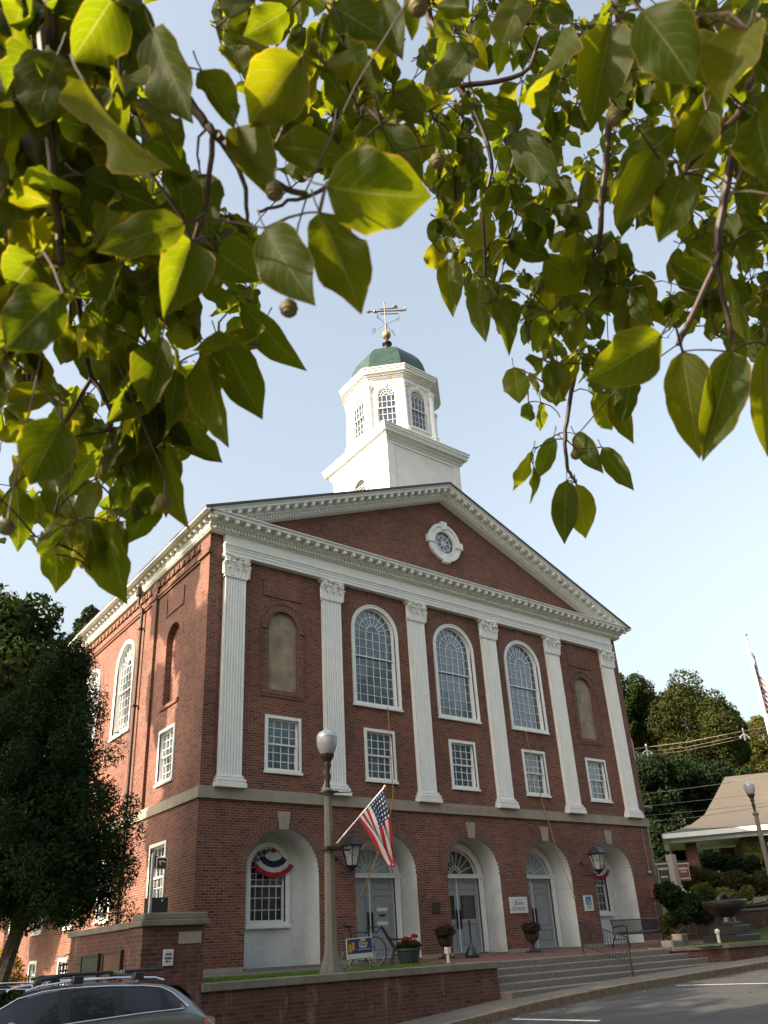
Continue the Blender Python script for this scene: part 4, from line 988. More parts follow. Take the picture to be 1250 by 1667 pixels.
# hedges and shrubs
def hedge(pxs, dist, rpx, label, mat, seed, n=5000, size=.09, name='hedge', cat='hedge', dz=0):
    c0 = at(*pxs[len(pxs)//2], dist); t = thing(name, label, cat, (c0.x, c0.y, c0.z-1.0))
    blobs = []; rnd = random.Random(seed)
    for p in pxs:
        c = at(*p, dist); r_ = rpx*dist/F
        for k in range(3): blobs.append(((c.x+rnd.uniform(-.5,.5)*r_, c.y+rnd.uniform(-.5,.8)*r_, c.z+rnd.uniform(-.5,.25)*r_), (r_*.8, r_*.8, r_*.7)))
    foliage('leaves', blobs, n, size, seed, mat, t)
    mb = MB()
    for b_ in blobs[::3]: mb.tube([(c0.x, c0.y, c0.z-r_*1.8), (b_[0][0]*.7+c0.x*.3, b_[0][1]*.7+c0.y*.3, b_[0][2]-r_*1.2), b_[0]], [.04,.03,.01], 5)
    mb.build('stems', M['bark'], t); return t
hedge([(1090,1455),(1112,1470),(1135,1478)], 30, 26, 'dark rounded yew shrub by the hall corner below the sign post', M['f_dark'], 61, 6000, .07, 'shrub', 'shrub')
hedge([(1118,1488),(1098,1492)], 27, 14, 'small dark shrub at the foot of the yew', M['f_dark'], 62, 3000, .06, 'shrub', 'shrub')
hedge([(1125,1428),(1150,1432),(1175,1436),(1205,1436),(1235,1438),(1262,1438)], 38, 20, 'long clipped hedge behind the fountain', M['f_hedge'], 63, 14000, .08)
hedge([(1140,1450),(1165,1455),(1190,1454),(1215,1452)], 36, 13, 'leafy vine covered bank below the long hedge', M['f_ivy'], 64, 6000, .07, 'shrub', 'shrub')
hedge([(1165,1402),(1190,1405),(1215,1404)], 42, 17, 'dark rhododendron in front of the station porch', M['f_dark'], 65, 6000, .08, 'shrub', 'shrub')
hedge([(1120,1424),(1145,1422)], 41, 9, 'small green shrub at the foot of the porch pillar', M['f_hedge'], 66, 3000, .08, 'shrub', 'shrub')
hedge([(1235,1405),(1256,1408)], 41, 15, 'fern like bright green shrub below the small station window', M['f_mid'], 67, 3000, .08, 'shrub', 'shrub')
hedge([(1086,1498),(1089,1510)], 24.5, 9, 'small bronze leaved bush behind the black bench', M['f_olive'], 68, 1500, .05, 'shrub', 'shrub')
# station house with flared hip roof
D_ = 46
e0 = at(1076,1357,D_); sx = Vector((cos(YAW+.30), -sin(YAW+.30), 0)); sy = Vector((-sx.y, sx.x, 0))
HT = Matrix(((sx.x, sy.x, 0, e0.x), (sx.y, sy.y, 0, e0.y), (0, 0, 1, e0.z), (0,0,0,1)))
st = thing('station_house', 'low brick house with a flared grey shingle roof, open porch and ivy covered wall', 'house', (e0.x, e0.y, e0.z-3))
M['shingle'] = plain('grey_shingle', (.095,.082,.068), .9, var=.25, scale=22, bmp=.3)
def hroof():
    mb = MB(HT); Wd, Dp = 16.0, 9.0; lv = [(0,0),(.9,.20),(1.8,.55),(2.7,1.15),(3.5,2.2),(4.5,3.55)]
    rings = [[(i, i*1.0, h),(Wd-i, i, h),(Wd-i, Dp-i, h),(i, Dp-i, h)] for i, h in lv[:-1]]+[[(4.45,4.45,3.5),(Wd-4.45,4.45,3.5),(Wd-4.45,4.55,3.5),(4.45,4.55,3.5)]]
    vs = sum(rings, []); fs = []
    for r_ in range(len(rings)-1):
        for k in range(4): fs.append((r_*4+k, r_*4+(k+1)%4, (r_+1)*4+(k+1)%4, (r_+1)*4+k))
    fs.append(tuple(range(20,24))); mb.add(vs, fs); mb.build('roof', M['shingle'], st, smooth=False)
    f = MB(HT); f.box(.02, Wd-.02, .02, .10, -.30, -.02); f.box(.02,.10,.02,Dp-.02,-.30,-.02); f.box(.1,Wd-.1,.1,Dp-.1,-.32,-.29); f.box(.3,Wd-.3,.35,.5,-.55,-.32); f.box(.3,.45,.35,Dp-.4,-.55,-.32); f.build('fascia', M['trim'], st, smooth=False)
hroof()
for (x, y) in ((1.2,1.0),(1.2,6.8),(3.4,6.8)):
    mb = MB(HT); mb.box(x, x+.62, y, y+.62, -4.2, -.55); mb.build('pillar', M['brick'], st, smooth=False)
mb = MB(HT); mb.box(4.3, 15, 1.2, 8, -4.2, -.5); mb.build('wall', M['brick'], st, smooth=False)
rv = np.random.default_rng(4); n = 9000
mx_ = rv.uniform(4.3,15,n); mz_ = -4.0+3.6*rv.uniform(0,1,n); keep = ~((mx_>5.5)&(mx_<6.55)&(mz_>-1.95)&(mz_<-.8)); mx_ = mx_[keep]; mz_ = mz_[keep]; n = len(mx_)
my_ = 1.2-.05-rv.uniform(0,.18,n)*(1+np.sin(mx_*3+mz_*2)*.5)
blV = []; s = .09*rv.uniform(.5,1.3,n); an = rv.uniform(0,6.28,n)
a_ = np.c_[np.cos(an), rv.normal(0,.3,n), np.sin(an)]*s[:,None]; b_ = np.c_[-np.sin(an), rv.normal(0,.3,n), np.cos(an)]*s[:,None]*.8; P = np.c_[mx_,my_,mz_]
V_ = np.stack([P-a_,P-b_,P+a_,P+b_],1).reshape(-1,3); Hm = np.array(HT); V_ = V_@Hm[:3,:3].T+Hm[:3,3]
fastmesh('ivy', V_, np.arange(n*4).reshape(n,4), M['f_ivy'], st, col=np.repeat(rv.uniform(0,1,n),4))
mb = MB(HT); frameband(mb, rectpts(5.6,6.45,-1.85,-.9), rectpts(5.68,6.37,-1.77,-.98), 1.0, 1.2); wn = mb.build('window', M['trim'], st); mb = MB(HT); mb.box(5.66,6.4,1.08,1.12,-1.8,-.95); mb.build('pane', M['glassdark'], wn)
# arched dormer
mb = MB(HT @ TR((7.45, 2.6, 1.2))); ringband(mb, 0, .9, .5, .72, -.06, .9, 0, pi, 18); mb.box(-.72,-.5,-.06,.9,0,.9); mb.box(.5,.72,-.06,.9,0,.9); mb.box(-.72,.72,-.06,.9,-.1,.05); dm = mb.build('dormer', M['trim'], st)
mb = MB(HT @ TR((7.45, 2.6, 1.2))); mb.add([(x,.1,z) for x, z in archpts(0,.52,.0,.9,14)], [tuple(range(17))]); mb.build('pane', M['glass'], dm)
mb = MB(HT); mb.box(2.0,3.0,2.5,3.0,-.72,-.6); mb.build('porch_lamp', M['trim'], st)
# power lines
def wire(pts, r_, label, group='overhead wires crossing the wooded hill', D=42):
    P_ = [at(x, y, D) for x, y in pts]; P_ = [P_[0]+(P_[0]-P_[1])*.6]+P_+[P_[-1]+(P_[-1]-P_[-2])*2]
    mb = MB(); mb.tube(P_, r_*.75, 5); return tag(mb.build('power_line', M['wire'], None), label, 'wire', group)
M['wire'] = plain('cable_sheath', (.30,.24,.20), .6, var=.1)
wire([(1026,1220),(1120,1208),(1210,1190),(1250,1183)], .028, 'thick upper cable carrying white spacers above the dark trees')
wire([(1027,1227),(1120,1216),(1210,1197),(1250,1188)], .016, 'thin cable just under the thick spacer cable')
wire([(1028,1232),(1110,1223),(1210,1202)], .014, 'lowest conductor of the spacer cable bundle')
wire([(1038,1294),(1100,1286),(1168,1277),(1250,1262)], .022, 'single cable meeting the left end of the station roof ridge')
wire([(1048,1313),(1120,1305),(1180,1299),(1250,1290)], .014, 'first thin wire below the roof ridge cable')
wire([(1046,1328),(1130,1321),(1200,1313),(1250,1307)], .014, 'second thin wire below the roof ridge cable')
wire([(1055,1338),(1135,1330),(1200,1320),(1250,1312)], .018, 'lowest cable passing just over the station eaves')
M['pin'] = plain('white_porcelain', (.6,.55,.5), .4)
for (x, y, lb) in ((1053,1222,'white cable spacer nearer the hall corner'), (1211,1196,'white cable spacer near the flagpole')):
    c = at(x, y, 42); mb = MB(); mb.tube([c+Vector((0,0,.35)), c-Vector((0,0,.3))], [.04,.05], 6); mb.tube([c+rt*-.22-Vector((0,0,.12)), c+Vector((0,0,.05)), c+rt*.22-Vector((0,0,.12))], .045, 6); mb.sphere(c-rt*.22-Vector((0,0,.15)), .07, 6, 4); mb.sphere(c+rt*.22-Vector((0,0,.15)), .07, 6, 4)
    tag(mb.build('cable_spacer', M['pin'], None), lb, 'cable spacer', 'spacers on the overhead cable')
# cobra head street light behind the hall corner
p = at(1050,1316,38); q = at(1070,1440,38); sl2 = thing('street_light', 'thin pole and cobra head street light half hidden behind the hall corner', 'street light', (q.x,q.y,q.z-1.2))
mb = MB(); mb.tube([(q.x,q.y,q.z-1.2),(q.x,q.y,p.z-.3),(q.x-.1,q.y,p.z)], [.07,.05,.035], 8); mb.build('pole', M['steel'], sl2)
mb = MB(); mb.sphere((p.x+.1,p.y,p.z+.02), .42, 10, 6, (1,.5,.28)); mb.build('lamp_head', plain('lamp_grey', (.2,.18,.16), .6), sl2)

def litter(n, seed):
    r = np.random.default_rng(seed); P = []
    for k in range(n):
        q = r.uniform()
        if q < .5: x, y = r.uniform(-10, 8), -7.80-abs(r.normal(0,.22)); z = g(x)-.148-.012*max(0,-7.74-y)
        elif q < .7: x, y = r.uniform(-10, 8), r.uniform(-7.5,-6.45); z = g(x)+.008
        elif q < .85: x, y = r.uniform(-10, 8), r.uniform(-14,-8); z = g(x)-.148-.012*max(0,-7.74-y)
        else: x, y = r.uniform(-5.3,9), r.uniform(-4.9,-.4); z = -.044+.018*y
        P.append((x,y,z))
    P = np.array(P); an = r.uniform(0,6.28,n); s = r.uniform(.015,.04,n); a = np.c_[np.cos(an),np.sin(an),r.normal(0,.25,n)]*s[:,None]; b_ = np.c_[-np.sin(an),np.cos(an),r.normal(0,.25,n)]*s[:,None]*.6; P[:,2] += .006
    V_ = np.stack([P-a,P-b_,P+a,P+b_],1); V_[:,:,2] = np.maximum(V_[:,:,2], P[:,2][:,None]-.004)
    o = fastmesh('leaf_litter', V_.reshape(-1,3), np.arange(n*4).reshape(n,4), M['f_yellow'], col=np.repeat(r.uniform(0,1,n),4)); o['kind'] = 'stuff'; o['label'] = 'fallen leaves scattered along the kerb and pavement'; o['category'] = 'leaves'
litter(420, 5)

# ------------------------------------------------------------------ street furniture and small things
def post_lamp(base, top, label, group='concrete post lamps along the sidewalk'):
    t = thing('street_lamp', label, 'street lamp', tuple(base), group); x, y, z = base; h = top-z
    mb = MB(); mb.lathe([(.26,0),(.25,.06),(.155,.38),(.125,.6),(.115,1.2),(.085,h-1.52),(.082,h-1.50),(.125,h-1.47),(.135,h-1.42),(.115,h-1.37),(.07,h-1.33)], (x,y,z), 8, pi/8); mb.build('post', M['concrete'], t, ang=20)
    mb = MB(); mb.lathe([(.06,h-1.34),(.05,h-1.2),(.085,h-1.08),(.055,h-.96),(.09,h-.84),(.08,h-.76),(.13,h-.68),(.16,h-.62),(.16,h-.585)], (x,y,z), 16); mb.build('neck', M['darkbrown'], t)
    mb = MB(); mb.lathe([(.13,h-.60),(.175,h-.53),(.212,h-.43),(.228,h-.32),(.222,h-.21)], (x,y,z), 24, cap=False); mb.build('globe', M['globe'], t)
    mb = MB(); mb.lathe([(.229,h-.215),(.226,h-.19),(.19,h-.115),(.12,h-.06),(.05,h-.035),(.03,h-.015),(.005,h+.01)], (x,y,z), 24); mb.build('cap', M['capmetal'], t)
    return t
M['globe'] = plain('frosted_globe', (.36,.34,.38), .25, var=.06)
M['capmetal'] = plain('frosted_cap', (.42,.46,.48), .25, metal=.2, var=.08)
lp = post_lamp((-9.42,-5.75,-.17), 4.86, 'concrete post lamp with acorn globe standing in the lawn before the first arch')
ctop = at(1217,1271,35)
post_lamp((ctop.x,ctop.y,-.12), ctop.z, 'concrete post lamp with acorn globe near the fountain at the right edge')
mb = MB(); mb.tube([(-9.43,-5.92,1.9),(-9.43,-5.92,2.6)], .02, 6); mb.box(-9.60,-9.24,-5.97,-5.57,2.23,2.29); mb.box(-9.24,-8.9,-5.80,-5.74,2.24,2.275); mb.box(-9.56,-9.27,-5.95,-5.56,3.42,3.45); mb.tube([(-9.30,-5.78,3.44),(-8.85,-5.82,3.47)], .012, 5)
tag(mb.build('flag_bracket', M['darkbrown'], None), 'metal clamp and arm strapped round the concrete post lamp below the flag', 'bracket')
# flag on the lamp post
flagmat, nt, b = newmat('stars_and_stripes')
uv = N(nt, 'ShaderNodeUVMap'); sp = N(nt, 'ShaderNodeSeparateXYZ'); nt.links.new(uv.outputs[0], sp.inputs[0])
def mth(op, a, b_=None, c_=None):
    n = N(nt, 'ShaderNodeMath', operation=op)
    for i, v in enumerate((a, b_, c_)):
        if v is None: continue
        if isinstance(v, (int, float)): n.inputs[i].default_value = v
        else: nt.links.new(v, n.inputs[i])
    return n.outputs[0]
u_, v_ = sp.outputs[0], sp.outputs[1]
st_ = mth('GREATER_THAN', mth('FRACT', mth('MULTIPLY', v_, 6.5)), .5)
col = mixc(nt, st_, (.42,.018,.03), (.62,.62,.62))
can = mth('MULTIPLY', mth('LESS_THAN', u_, .40), mth('LESS_THAN', v_, .5385))
fu = mth('SUBTRACT', mth('FRACT', mth('MULTIPLY', u_, 15)), .5); fv = mth('SUBTRACT', mth('FRACT', mth('MULTIPLY', v_, 12)), .5)
dd = mth('SQRT', mth('ADD', mth('MULTIPLY', fu, fu), mth('MULTIPLY', fv, fv)))
cc = mixc(nt, mth('LESS_THAN', dd, .27), (.012,.025,.10), (.62,.62,.62)); col = mixc(nt, can, col, cc)
nt.links.new(col, b.inputs['Base Color']); b.inputs['Roughness'].default_value = .8
tr = N(nt, 'ShaderNodeBsdfTranslucent'); nt.links.new(col, tr.inputs[0]); mx = N(nt, 'ShaderNodeMixShader'); mx.inputs[0].default_value = .3
nt.links.new(b.outputs[0], mx.inputs[1]); nt.links.new(tr.outputs[0], mx.inputs[2]); nt.links.new(mx.outputs[0], nt.nodes['Material Output'].inputs[0])
M['flag'] = flagmat
A0 = onY(548,1373,-5.86); A1 = onY(625,1282,-6.6)
fl = thing('flag', 'stars and stripes hanging from a white staff on the concrete post lamp', 'flag', tuple(A0))
mb = MB(); mb.tube([A0, A1], [.018,.014], 8); mb.build('flag_pole', M['trim'], fl); mb = MB(); mb.sphere(A1+(A1-A0).normalized()*.03, .035, 10, 6); mb.tube([A1, A1+(A1-A0).normalized()*.06], .02, 6); mb.build('pole_tip', M['gold'], fl)
Pt = A1-(A1-A0).normalized()*.03; Pb = onY(583,1334,-6.2)
Et, Eb, Em = onY(634,1340,-6.5), onY(610,1368,-6.35), onY(641,1414,-6.5)
def flagp(u, v):
    a = Pt.lerp(Pb, v)
    left = (1-u)**2*Pb + 2*u*(1-u)*Eb + u*u*(Em+Vector((-.10,0,.07)))
    right = (1-u)**2*Pt + 2*u*(1-u)*Et + u*u*(Em+Vector((.03,.0,.03)))
    p = right.lerp(left, v)
    fo = .05*min(1, u*2.2)*sin(v*15+u*3)+.02*sin(v*27+u*6)*u
    return p+Vector((.35,-1,0)).normalized()*fo+Vector((.0,0,-.02*sin(v*14)*u))
mb = MB(); mb.grid(flagp, 30, 46, lambda u, v: (u, v)); mb.build('flag_cloth', M['flag'], fl, ang=80)
# second flag on a tall pole at right edge
fb = at(1212,1033,27); fp = thing('flagpole', 'tall white flagpole with a ball top at the right edge', 'flagpole', (fb.x, fb.y, -.2))
mb = MB(); mb.tube([(fb.x,fb.y,-.3),(fb.x,fb.y,fb.z-.1)], [.09,.05], 10); mb.build('pole', M['trim'], fp); mb = MB(); mb.sphere(fb, .085, 12, 8); mb.lathe([(.03,-.22),(.07,-.2),(.03,-.17)], tuple(fb), 10); mb.build('ball', M['pin'], fp)
ft = Vector((fb.x+.05, fb.y, fb.z-.62)); hd = Vector((rt.x, rt.y, 0)).normalized()
def fl2(u, v):
    p = ft-Vector((0,0,1.9*v))*1.0 + hd*(.04+.42*u*(.35+.65*v)) - Vector((0,0,1.7*u)) 
    return p+Vector((.6,-.8,0))*(.07*sin(u*13+v*4))
mb = MB(); mb.grid(fl2, 30, 24, lambda u, v: (u, v)); tag(mb.build('flag', M['flag'], None, ang=80), 'stars and stripes drooping on the tall flagpole at the right edge', 'flag')

# wall lanterns
def lantern(x, y, label):
    t = thing('wall_lantern', label, 'lantern', (x, LD, 2.6), 'iron wall lanterns on the brick piers')
    mb = MB(); z0, z1 = 2.50, 3.04; r0_, r1_ = .17, .30; n = 6
    for k in range(n):
        a, a2 = k*pi/3, (k+1)*pi/3; P = lambda r, a, z: (x+r*cos(a), y+r*sin(a), z)
        mb.tube([P(r0_,a,z0),P(r1_,a,z1)], .014, 5); mb.tube([P(r0_,a,z0),P(r0_,a2,z0)], .014, 5); mb.tube([P(r1_,a,z1),P(r1_,a2,z1)], .022, 5)
    mb.lathe([(.34,z1-.01),(.35,z1+.02),(.20,z1+.17),(.12,z1+.24),(.12,z1+.27),(.04,z1+.30),(.03,z1+.34),(.06,z1+.37),(.02,z1+.41),(.005,z1+.50)], (x,y,0), 6)
    mb.lathe([(.03,z0-.16),(.07,z0-.1),(.17,z0-.02),(.18,z0)], (x,y,0), 6)
    mb.build('cage', M['black'], t)
    gl = MB(); gl.lathe([(r0_-.01,z0),(r1_-.012,z1)], (x,y,0), 6, cap=False); gl.build('pane', M['lantglass'], t, smooth=False)
    cn = MB()
    for k in range(3): a = k*2.1; cn.tube([(x+.06*cos(a),y+.06*sin(a),z0),(x+.06*cos(a),y+.06*sin(a),z0+.22)], .018, 6)
    cn.build('candles', M['pin'], t)
    br = MB(); pts = [(x,LD-.02,2.78)]+[(x, LD-.08-.62*q/10*1.0, 2.78-.42*sin(pi*.5*q/10)) for q in range(11)]+[(x,y,2.36),(x,y,2.44)]
    br.tube(pts, .022, 6); br.lathe([(.07,0),(.07,.03)], (0,0,0), 12)
    br.v[-24:] = [(a+x, LD-.03+c, b+2.78) for a, b, c in br.v[-24:]]
    sc = [(x, LD-.12-.11+.11*cos(q*.6)*(1-q*.06), 2.62+.11*sin(q*.6)*(1-q*.06)) for q in range(12)]; br.tube(sc, .014, 5)
    br.tube([(x,LD,2.34),(x,y,2.36)], .012, 5); br.build('bracket', M['black'], t)
lg, nt, b = newmat('lantern_glass'); b.inputs['Base Color'].default_value = (.6,.6,.6,1); b.inputs['Roughness'].default_value = .08; b.inputs['Alpha'].default_value = .35; M['lantglass'] = lg
lantern(-5.43, -.80, 'black iron lantern between the first and second arch, behind the flag')
lantern(5.43, -.80, 'black iron lantern between the fourth and fifth arch, above the wheelchair sign')
# bunting fans
def bunting(x, ztop, R_, label):
    t = MB(); mats = [M['b_red'], M['b_white'], M['b_navy'], M['b_white'], M['b_red']]; lim = [.17,.42,.66,.86,1.01]
    nu, nv = 60, 18
    def fn(u, v):
        a = -pi/2+(u-.5)*radians(104); r = R_*v*(1-.03*abs(sin(u*pi*6)))
        return (x+r*cos(a), RD-.11-.035*sin(u*pi*14)*v-.03*v, ztop+r*sin(a)*(.97))
    t.grid(fn, nu, nv); o = t.build('bunting', mats[0], None, ang=80); 
    for m_ in (M['b_white'], M['b_navy']): o.data.materials.append(m_)
    idx = {0:0, 1:1, 2:2, 3:1, 4:0}
    for i, p in enumerate(o.data.polygons):
        v = (i//nu+.5)/nv; k = next(q for q, l in enumerate(lim) if v < l); p.material_index = idx[k]
    return tag(o, label, 'bunting', 'patriotic bunting fans over the end windows')
M['b_red'] = plain('red_cloth', (.33,.015,.025), .85, var=.06); M['b_white'] = plain('white_cloth', (.58,.57,.58), .85, var=.05); M['b_navy'] = plain('navy_cloth', (.012,.018,.055), .85, var=.1)
bunting(-7.1, 3.14, .86, 'red white and blue pleated fan over the window in the leftmost arch')
bunting(7.33, 3.12, .86, 'red white and blue pleated fan half hidden in the rightmost arch')
# signs on the facade
M['sign'] = plain('sign_white', (.56,.57,.55), .5, var=.03); M['ink'] = plain('sign_ink', (.05,.05,.05), .6); M['blue'] = plain('sign_blue', (.02,.13,.28), .5, var=.03)
s1 = thing('office_sign', 'white TOWN OFFICES sign on the brick pier right of the glazed doors', 'sign', (1.9,LD,1.4))
mb = MB(); mb.bevbox(1.46,2.30,LD-.05,LD-.002,1.14,1.66,.01); mb.box(1.50,2.26,LD-.054,LD-.05,1.60,1.61); mb.box(1.50,2.26,LD-.054,LD-.05,1.18,1.19); bd = mb.build('board', M['sign'], s1)
text('T', .20, TR((1.72,LD-.052,1.455)), M['ink'], parent=s1, ext=.002); text('OWN', .145, TR((1.925,LD-.052,1.445)), M['ink'], parent=s1, ext=.002); text('O', .20, TR((1.625,LD-.052,1.285)), M['ink'], parent=s1, ext=.002); text('FFICES', .145, TR((1.945,LD-.052,1.275)), M['ink'], parent=s1, ext=.002)
mb = MB(); mb.box(1.70,2.06,LD-.0535,LD-.0505,1.562,1.578); mb.build('small_print', plain('grey_print', (.3,.3,.3), .6), s1)
s2 = thing('accessible_sign', 'white and blue wheelchair access sign under the right iron lantern', 'sign', (5.5,LD,1.4))
mb = MB(); mb.bevbox(5.24,5.75,LD-.03,LD-.002,1.15,1.68,.008); mb.build('board', M['sign'], s2)
mb = MB(); mb.box(5.35,5.64,LD-.035,LD-.030,1.36,1.64); mb.build('blue_panel', M['blue'], s2)
mb = MB(); c_ = (5.50,LD-.038,1.46); mb.tube([(5.46,c_[1],1.595),(5.46,c_[1],1.59)], .02, 8); mb.tube([(5.465,c_[1],1.57),(5.475,c_[1],1.49),(5.55,c_[1],1.485),(5.575,c_[1],1.41),(5.60,c_[1],1.415)], .010, 6); mb.tube([(5.47,c_[1],1.54),(5.53,c_[1],1.54)], .008, 6)
mb.tube([(5.485+.062*cos(a), c_[1], 1.46+.062*sin(a)) for a in lin(2.1,6.0,14)], .009, 5); mb.build('wheelchair_symbol', M['sign'], s2)
mb = MB()
for (xa, xb, za) in ((5.37,5.45,1.285),(5.47,5.53,1.285),(5.55,5.62,1.285),(5.42,5.50,1.22),(5.52,5.57,1.22)): mb.box(xa, xb, LD-.033, LD-.0305, za, za+.03)
mb.build('small_print', M['ink'], s2)
mb = MB(); mb.bevbox(-1.93,-1.60,LD-.03,LD-.002,1.22,1.55,.01); mb.box(-1.90,-1.63,LD-.034,LD-.03,1.25,1.27)
for k in range(4): mb.box(-1.88,-1.65,LD-.033,LD-.03,1.31+k*.055,1.325+k*.055)
tag(mb.build('plaque', M['darkbrown'], None), 'small dark bronze plaque on the pier left of the glazed doors', 'plaque')
# yellow cords
M['cord'] = plain('yellow_cord', (.42,.24,.03), .7)
def cord(pts, y, label):
    P_ = [onY(a, b, yy) for (a, b), yy in zip(pts, y)]; mb = MB(); mb.tube(P_, .014, 5); tag(mb.build('cord', M['cord'], None), label, 'cord', 'yellow cords hanging from the arched windows')
cord([(631,1151),(634,1200),(637,1250),(640,1290),(637,1315),(630,1345),(612,1400),(590,1450),(581,1468),(580,1490)], [-.10,-.12,-.13,-.15,-.18,-.2,-.2,-.12,-.08,-.06], 'yellow cord hanging below the left arched window down past the flag')
cord([(856,1191),(864,1230),(876,1280),(887,1320),(896,1348),(905,1380),(918,1415),(928,1442),(935,1458)], [-.10,-.12,-.14,-.16,-.18,-.2,-.16,-.1,-.07], 'yellow cord hanging below the right arched window to the fourth arch')
mb = MB(); mb.sphere(onY(935,1461,-.07), .055, 8, 6, (1,.6,1.2)); tag(mb.build('cord_coil', M['cord'], None), 'coiled end of the yellow cord on the white jamb', 'coil')

def pz(y): return -.05+.018*y
# benches
def slat_bench(x0, x1, y, label, z=None):
    z = pz(y) if z is None else z; t = thing('park_bench', label, 'bench', ((x0+x1)/2, y, z))
    mb = MB(); k = x0+.03
    while k < x1-.02: mb.tube([(k,y-.50,z+.40),(k,y-.45,z+.44),(k,y-.05,z+.42),(k,y+.03,z+.47),(k,y+.10,z+.83),(k,y+.14,z+.86)], .012, 5); k += .062
    mb.build('slats', M['blackb'], t)
    fr = MB()
    for yy, zz in ((-.48,.42),(-.05,.40),(.02,.46),(.11,.84)): fr.tube([(x0,y+yy,z+zz),(x1,y+yy,z+zz)], .02, 6)
    fr.build('rails', M['black'], t)
    for xx in (x0, x1):
        l = MB(); l.tube([(xx,y-.52,z),(xx,y-.46,z+.25),(xx,y-.48,z+.62),(xx,y-.30,z+.66),(xx,y+.06,z+.62)], .022, 6); l.tube([(xx,y+.22,z),(xx,y+.05,z+.35),(xx,y+.13,z+.86)], .022, 6); l.tube([(xx,y-.46,z+.25),(xx,y+.1,z+.25)], .016, 6); l.build('leg', M['black'], t)
M['blackb'] = plain('black_bench_paint', (.018,.016,.022), .35)
slat_bench(4.05, 6.75, -2.2, 'long black metal slat bench before the rightmost arch')
# side-on bench near the flower tub: built along y
bt = thing('park_bench', 'black bench seen end on between the bicycle and the flower tub', 'bench', (-5.75,-2.4,-.1)); zb = -.10; BR = TR((-4.78,-2.15,0)) @ Matrix.Rotation(-radians(36), 4, 'Z') @ TR((5.75,2.4,0))
def side_leg(yy):
    l = MB(BR); l.tube([(-6.10,yy,zb),(-5.98,yy,zb+.38),(-6.12,yy,zb+.62),(-6.28,yy,zb+.90),(-6.34,yy,zb+.93)], .025, 6); l.tube([(-5.42,yy,zb),(-5.50,yy,zb+.30),(-5.45,yy,zb+.42),(-5.98,yy,zb+.40)], .025, 6); l.tube([(-6.12,yy,zb+.62),(-5.75,yy,zb+.60),(-5.48,yy,zb+.62),(-5.42,yy,zb+.42)], .018, 6); l.tube([(-6.02,yy,zb+.2),(-5.75,yy,zb+.26),(-5.47,yy,zb+.2)], .018, 6); l.build('leg', M['black'], bt)
side_leg(-3.0); side_leg(-1.3)
mb = MB(BR)
for q in range(7): mb.box(-6.0+q*.085,-5.94+q*.085,-3.05,-1.25,zb+.40,zb+.425)
for q in range(8): f_ = q/7; mb.box(-6.03-.26*f_,-6.0-.26*f_,-3.05,-1.25,zb+.45+.42*f_,zb+.49+.42*f_)
mb.tube([(-6.32,-3.05,zb+.91),(-6.32,-1.25,zb+.91)], .035, 8); mb.build('slats', M['blackb'], bt)
# flower tub
M['petal'] = leafy('red_geranium', [(.28,.015,.03), (.42,.03,.06), (.5,.08,.12)], .3); M['petalp'] = leafy('purple_petunia', [(.05,.012,.05), (.12,.03,.11), (.20,.07,.17)], .3)
tb = thing('flower_tub', 'dark green tub of red geraniums beside the end on bench', 'planter', (-5.05,-2.7,-.1))
mb = MB(); mb.lathe([(.24,0),(.30,.30),(.33,.31),(.33,.37),(.28,.37),(.27,.33)], (-5.05,-2.7,-.10), 20); mb.build('tub', plain('green_plastic', (.02,.045,.035), .5), tb)
foliage('leaves', [((-5.05,-2.7,.34),(.32,.30,.12))], 900, .04, 3, M['f_mid'], tb)
foliage('flowers', [((-5.2,-2.8,.50),(.07,.07,.05)),((-4.9,-2.75,.56),(.07,.07,.05)),((-4.78,-2.7,.55),(.06,.06,.05)),((-5.1,-2.9,.44),(.06,.06,.04)),((-5.3,-2.7,.40),(.05,.05,.03))], 500, .022, 4, M['petal'], tb)
# iron urns with petunias
def urn(x, y, label):
    z = pz(y); t = thing('garden_urn', label, 'urn', (x,y,z), 'iron urns of purple petunias flanking the glazed doors')
    mb = MB(); mb.box(x-.17,x+.17,y-.17,y+.17,z,z+.06); mb.lathe([(.14,.06),(.13,.10),(.06,.16),(.05,.24),(.08,.28),(.18,.36),(.235,.48),(.24,.60),(.29,.66),(.31,.70),(.27,.71),(.22,.66)], (x,y,z), 20); mb.build('vase', plain('rusty_iron', (.045,.03,.022), .7, var=.4), t)
    foliage('leaves', [((x,y,z+.75),(.31,.29,.14)),((x-.13,y-.1,z+.64),(.2,.2,.12))], 1500, .035, 7, M['f_mid'], t)
    foliage('flowers', [((x,y,z+.80),(.31,.28,.12)),((x-.14,y-.1,z+.70),(.18,.18,.12)),((x+.14,y-.1,z+.7),(.18,.18,.1))], 520, .024, 8, M['petalp'], t, shell=.8)
urn(-2.35,-1.05,'iron urn of purple petunias left of the glazed doors'); urn(1.3,-1.05,'iron urn of purple petunias before the pier with the offices sign')
# cigarette receptacle
mb = MB(); x, y = -1.98,-1.75; z = pz(y); mb.lathe([(.20,0),(.21,.05),(.20,.12),(.12,.25),(.05,.34),(.032,.42),(.028,.95),(.036,.97),(.03,1.0)], (x,y,z), 16); tag(mb.build('ash_receptacle', M['black'], None), 'black long necked cigarette receptacle standing before the glazed doors', 'ash bin')
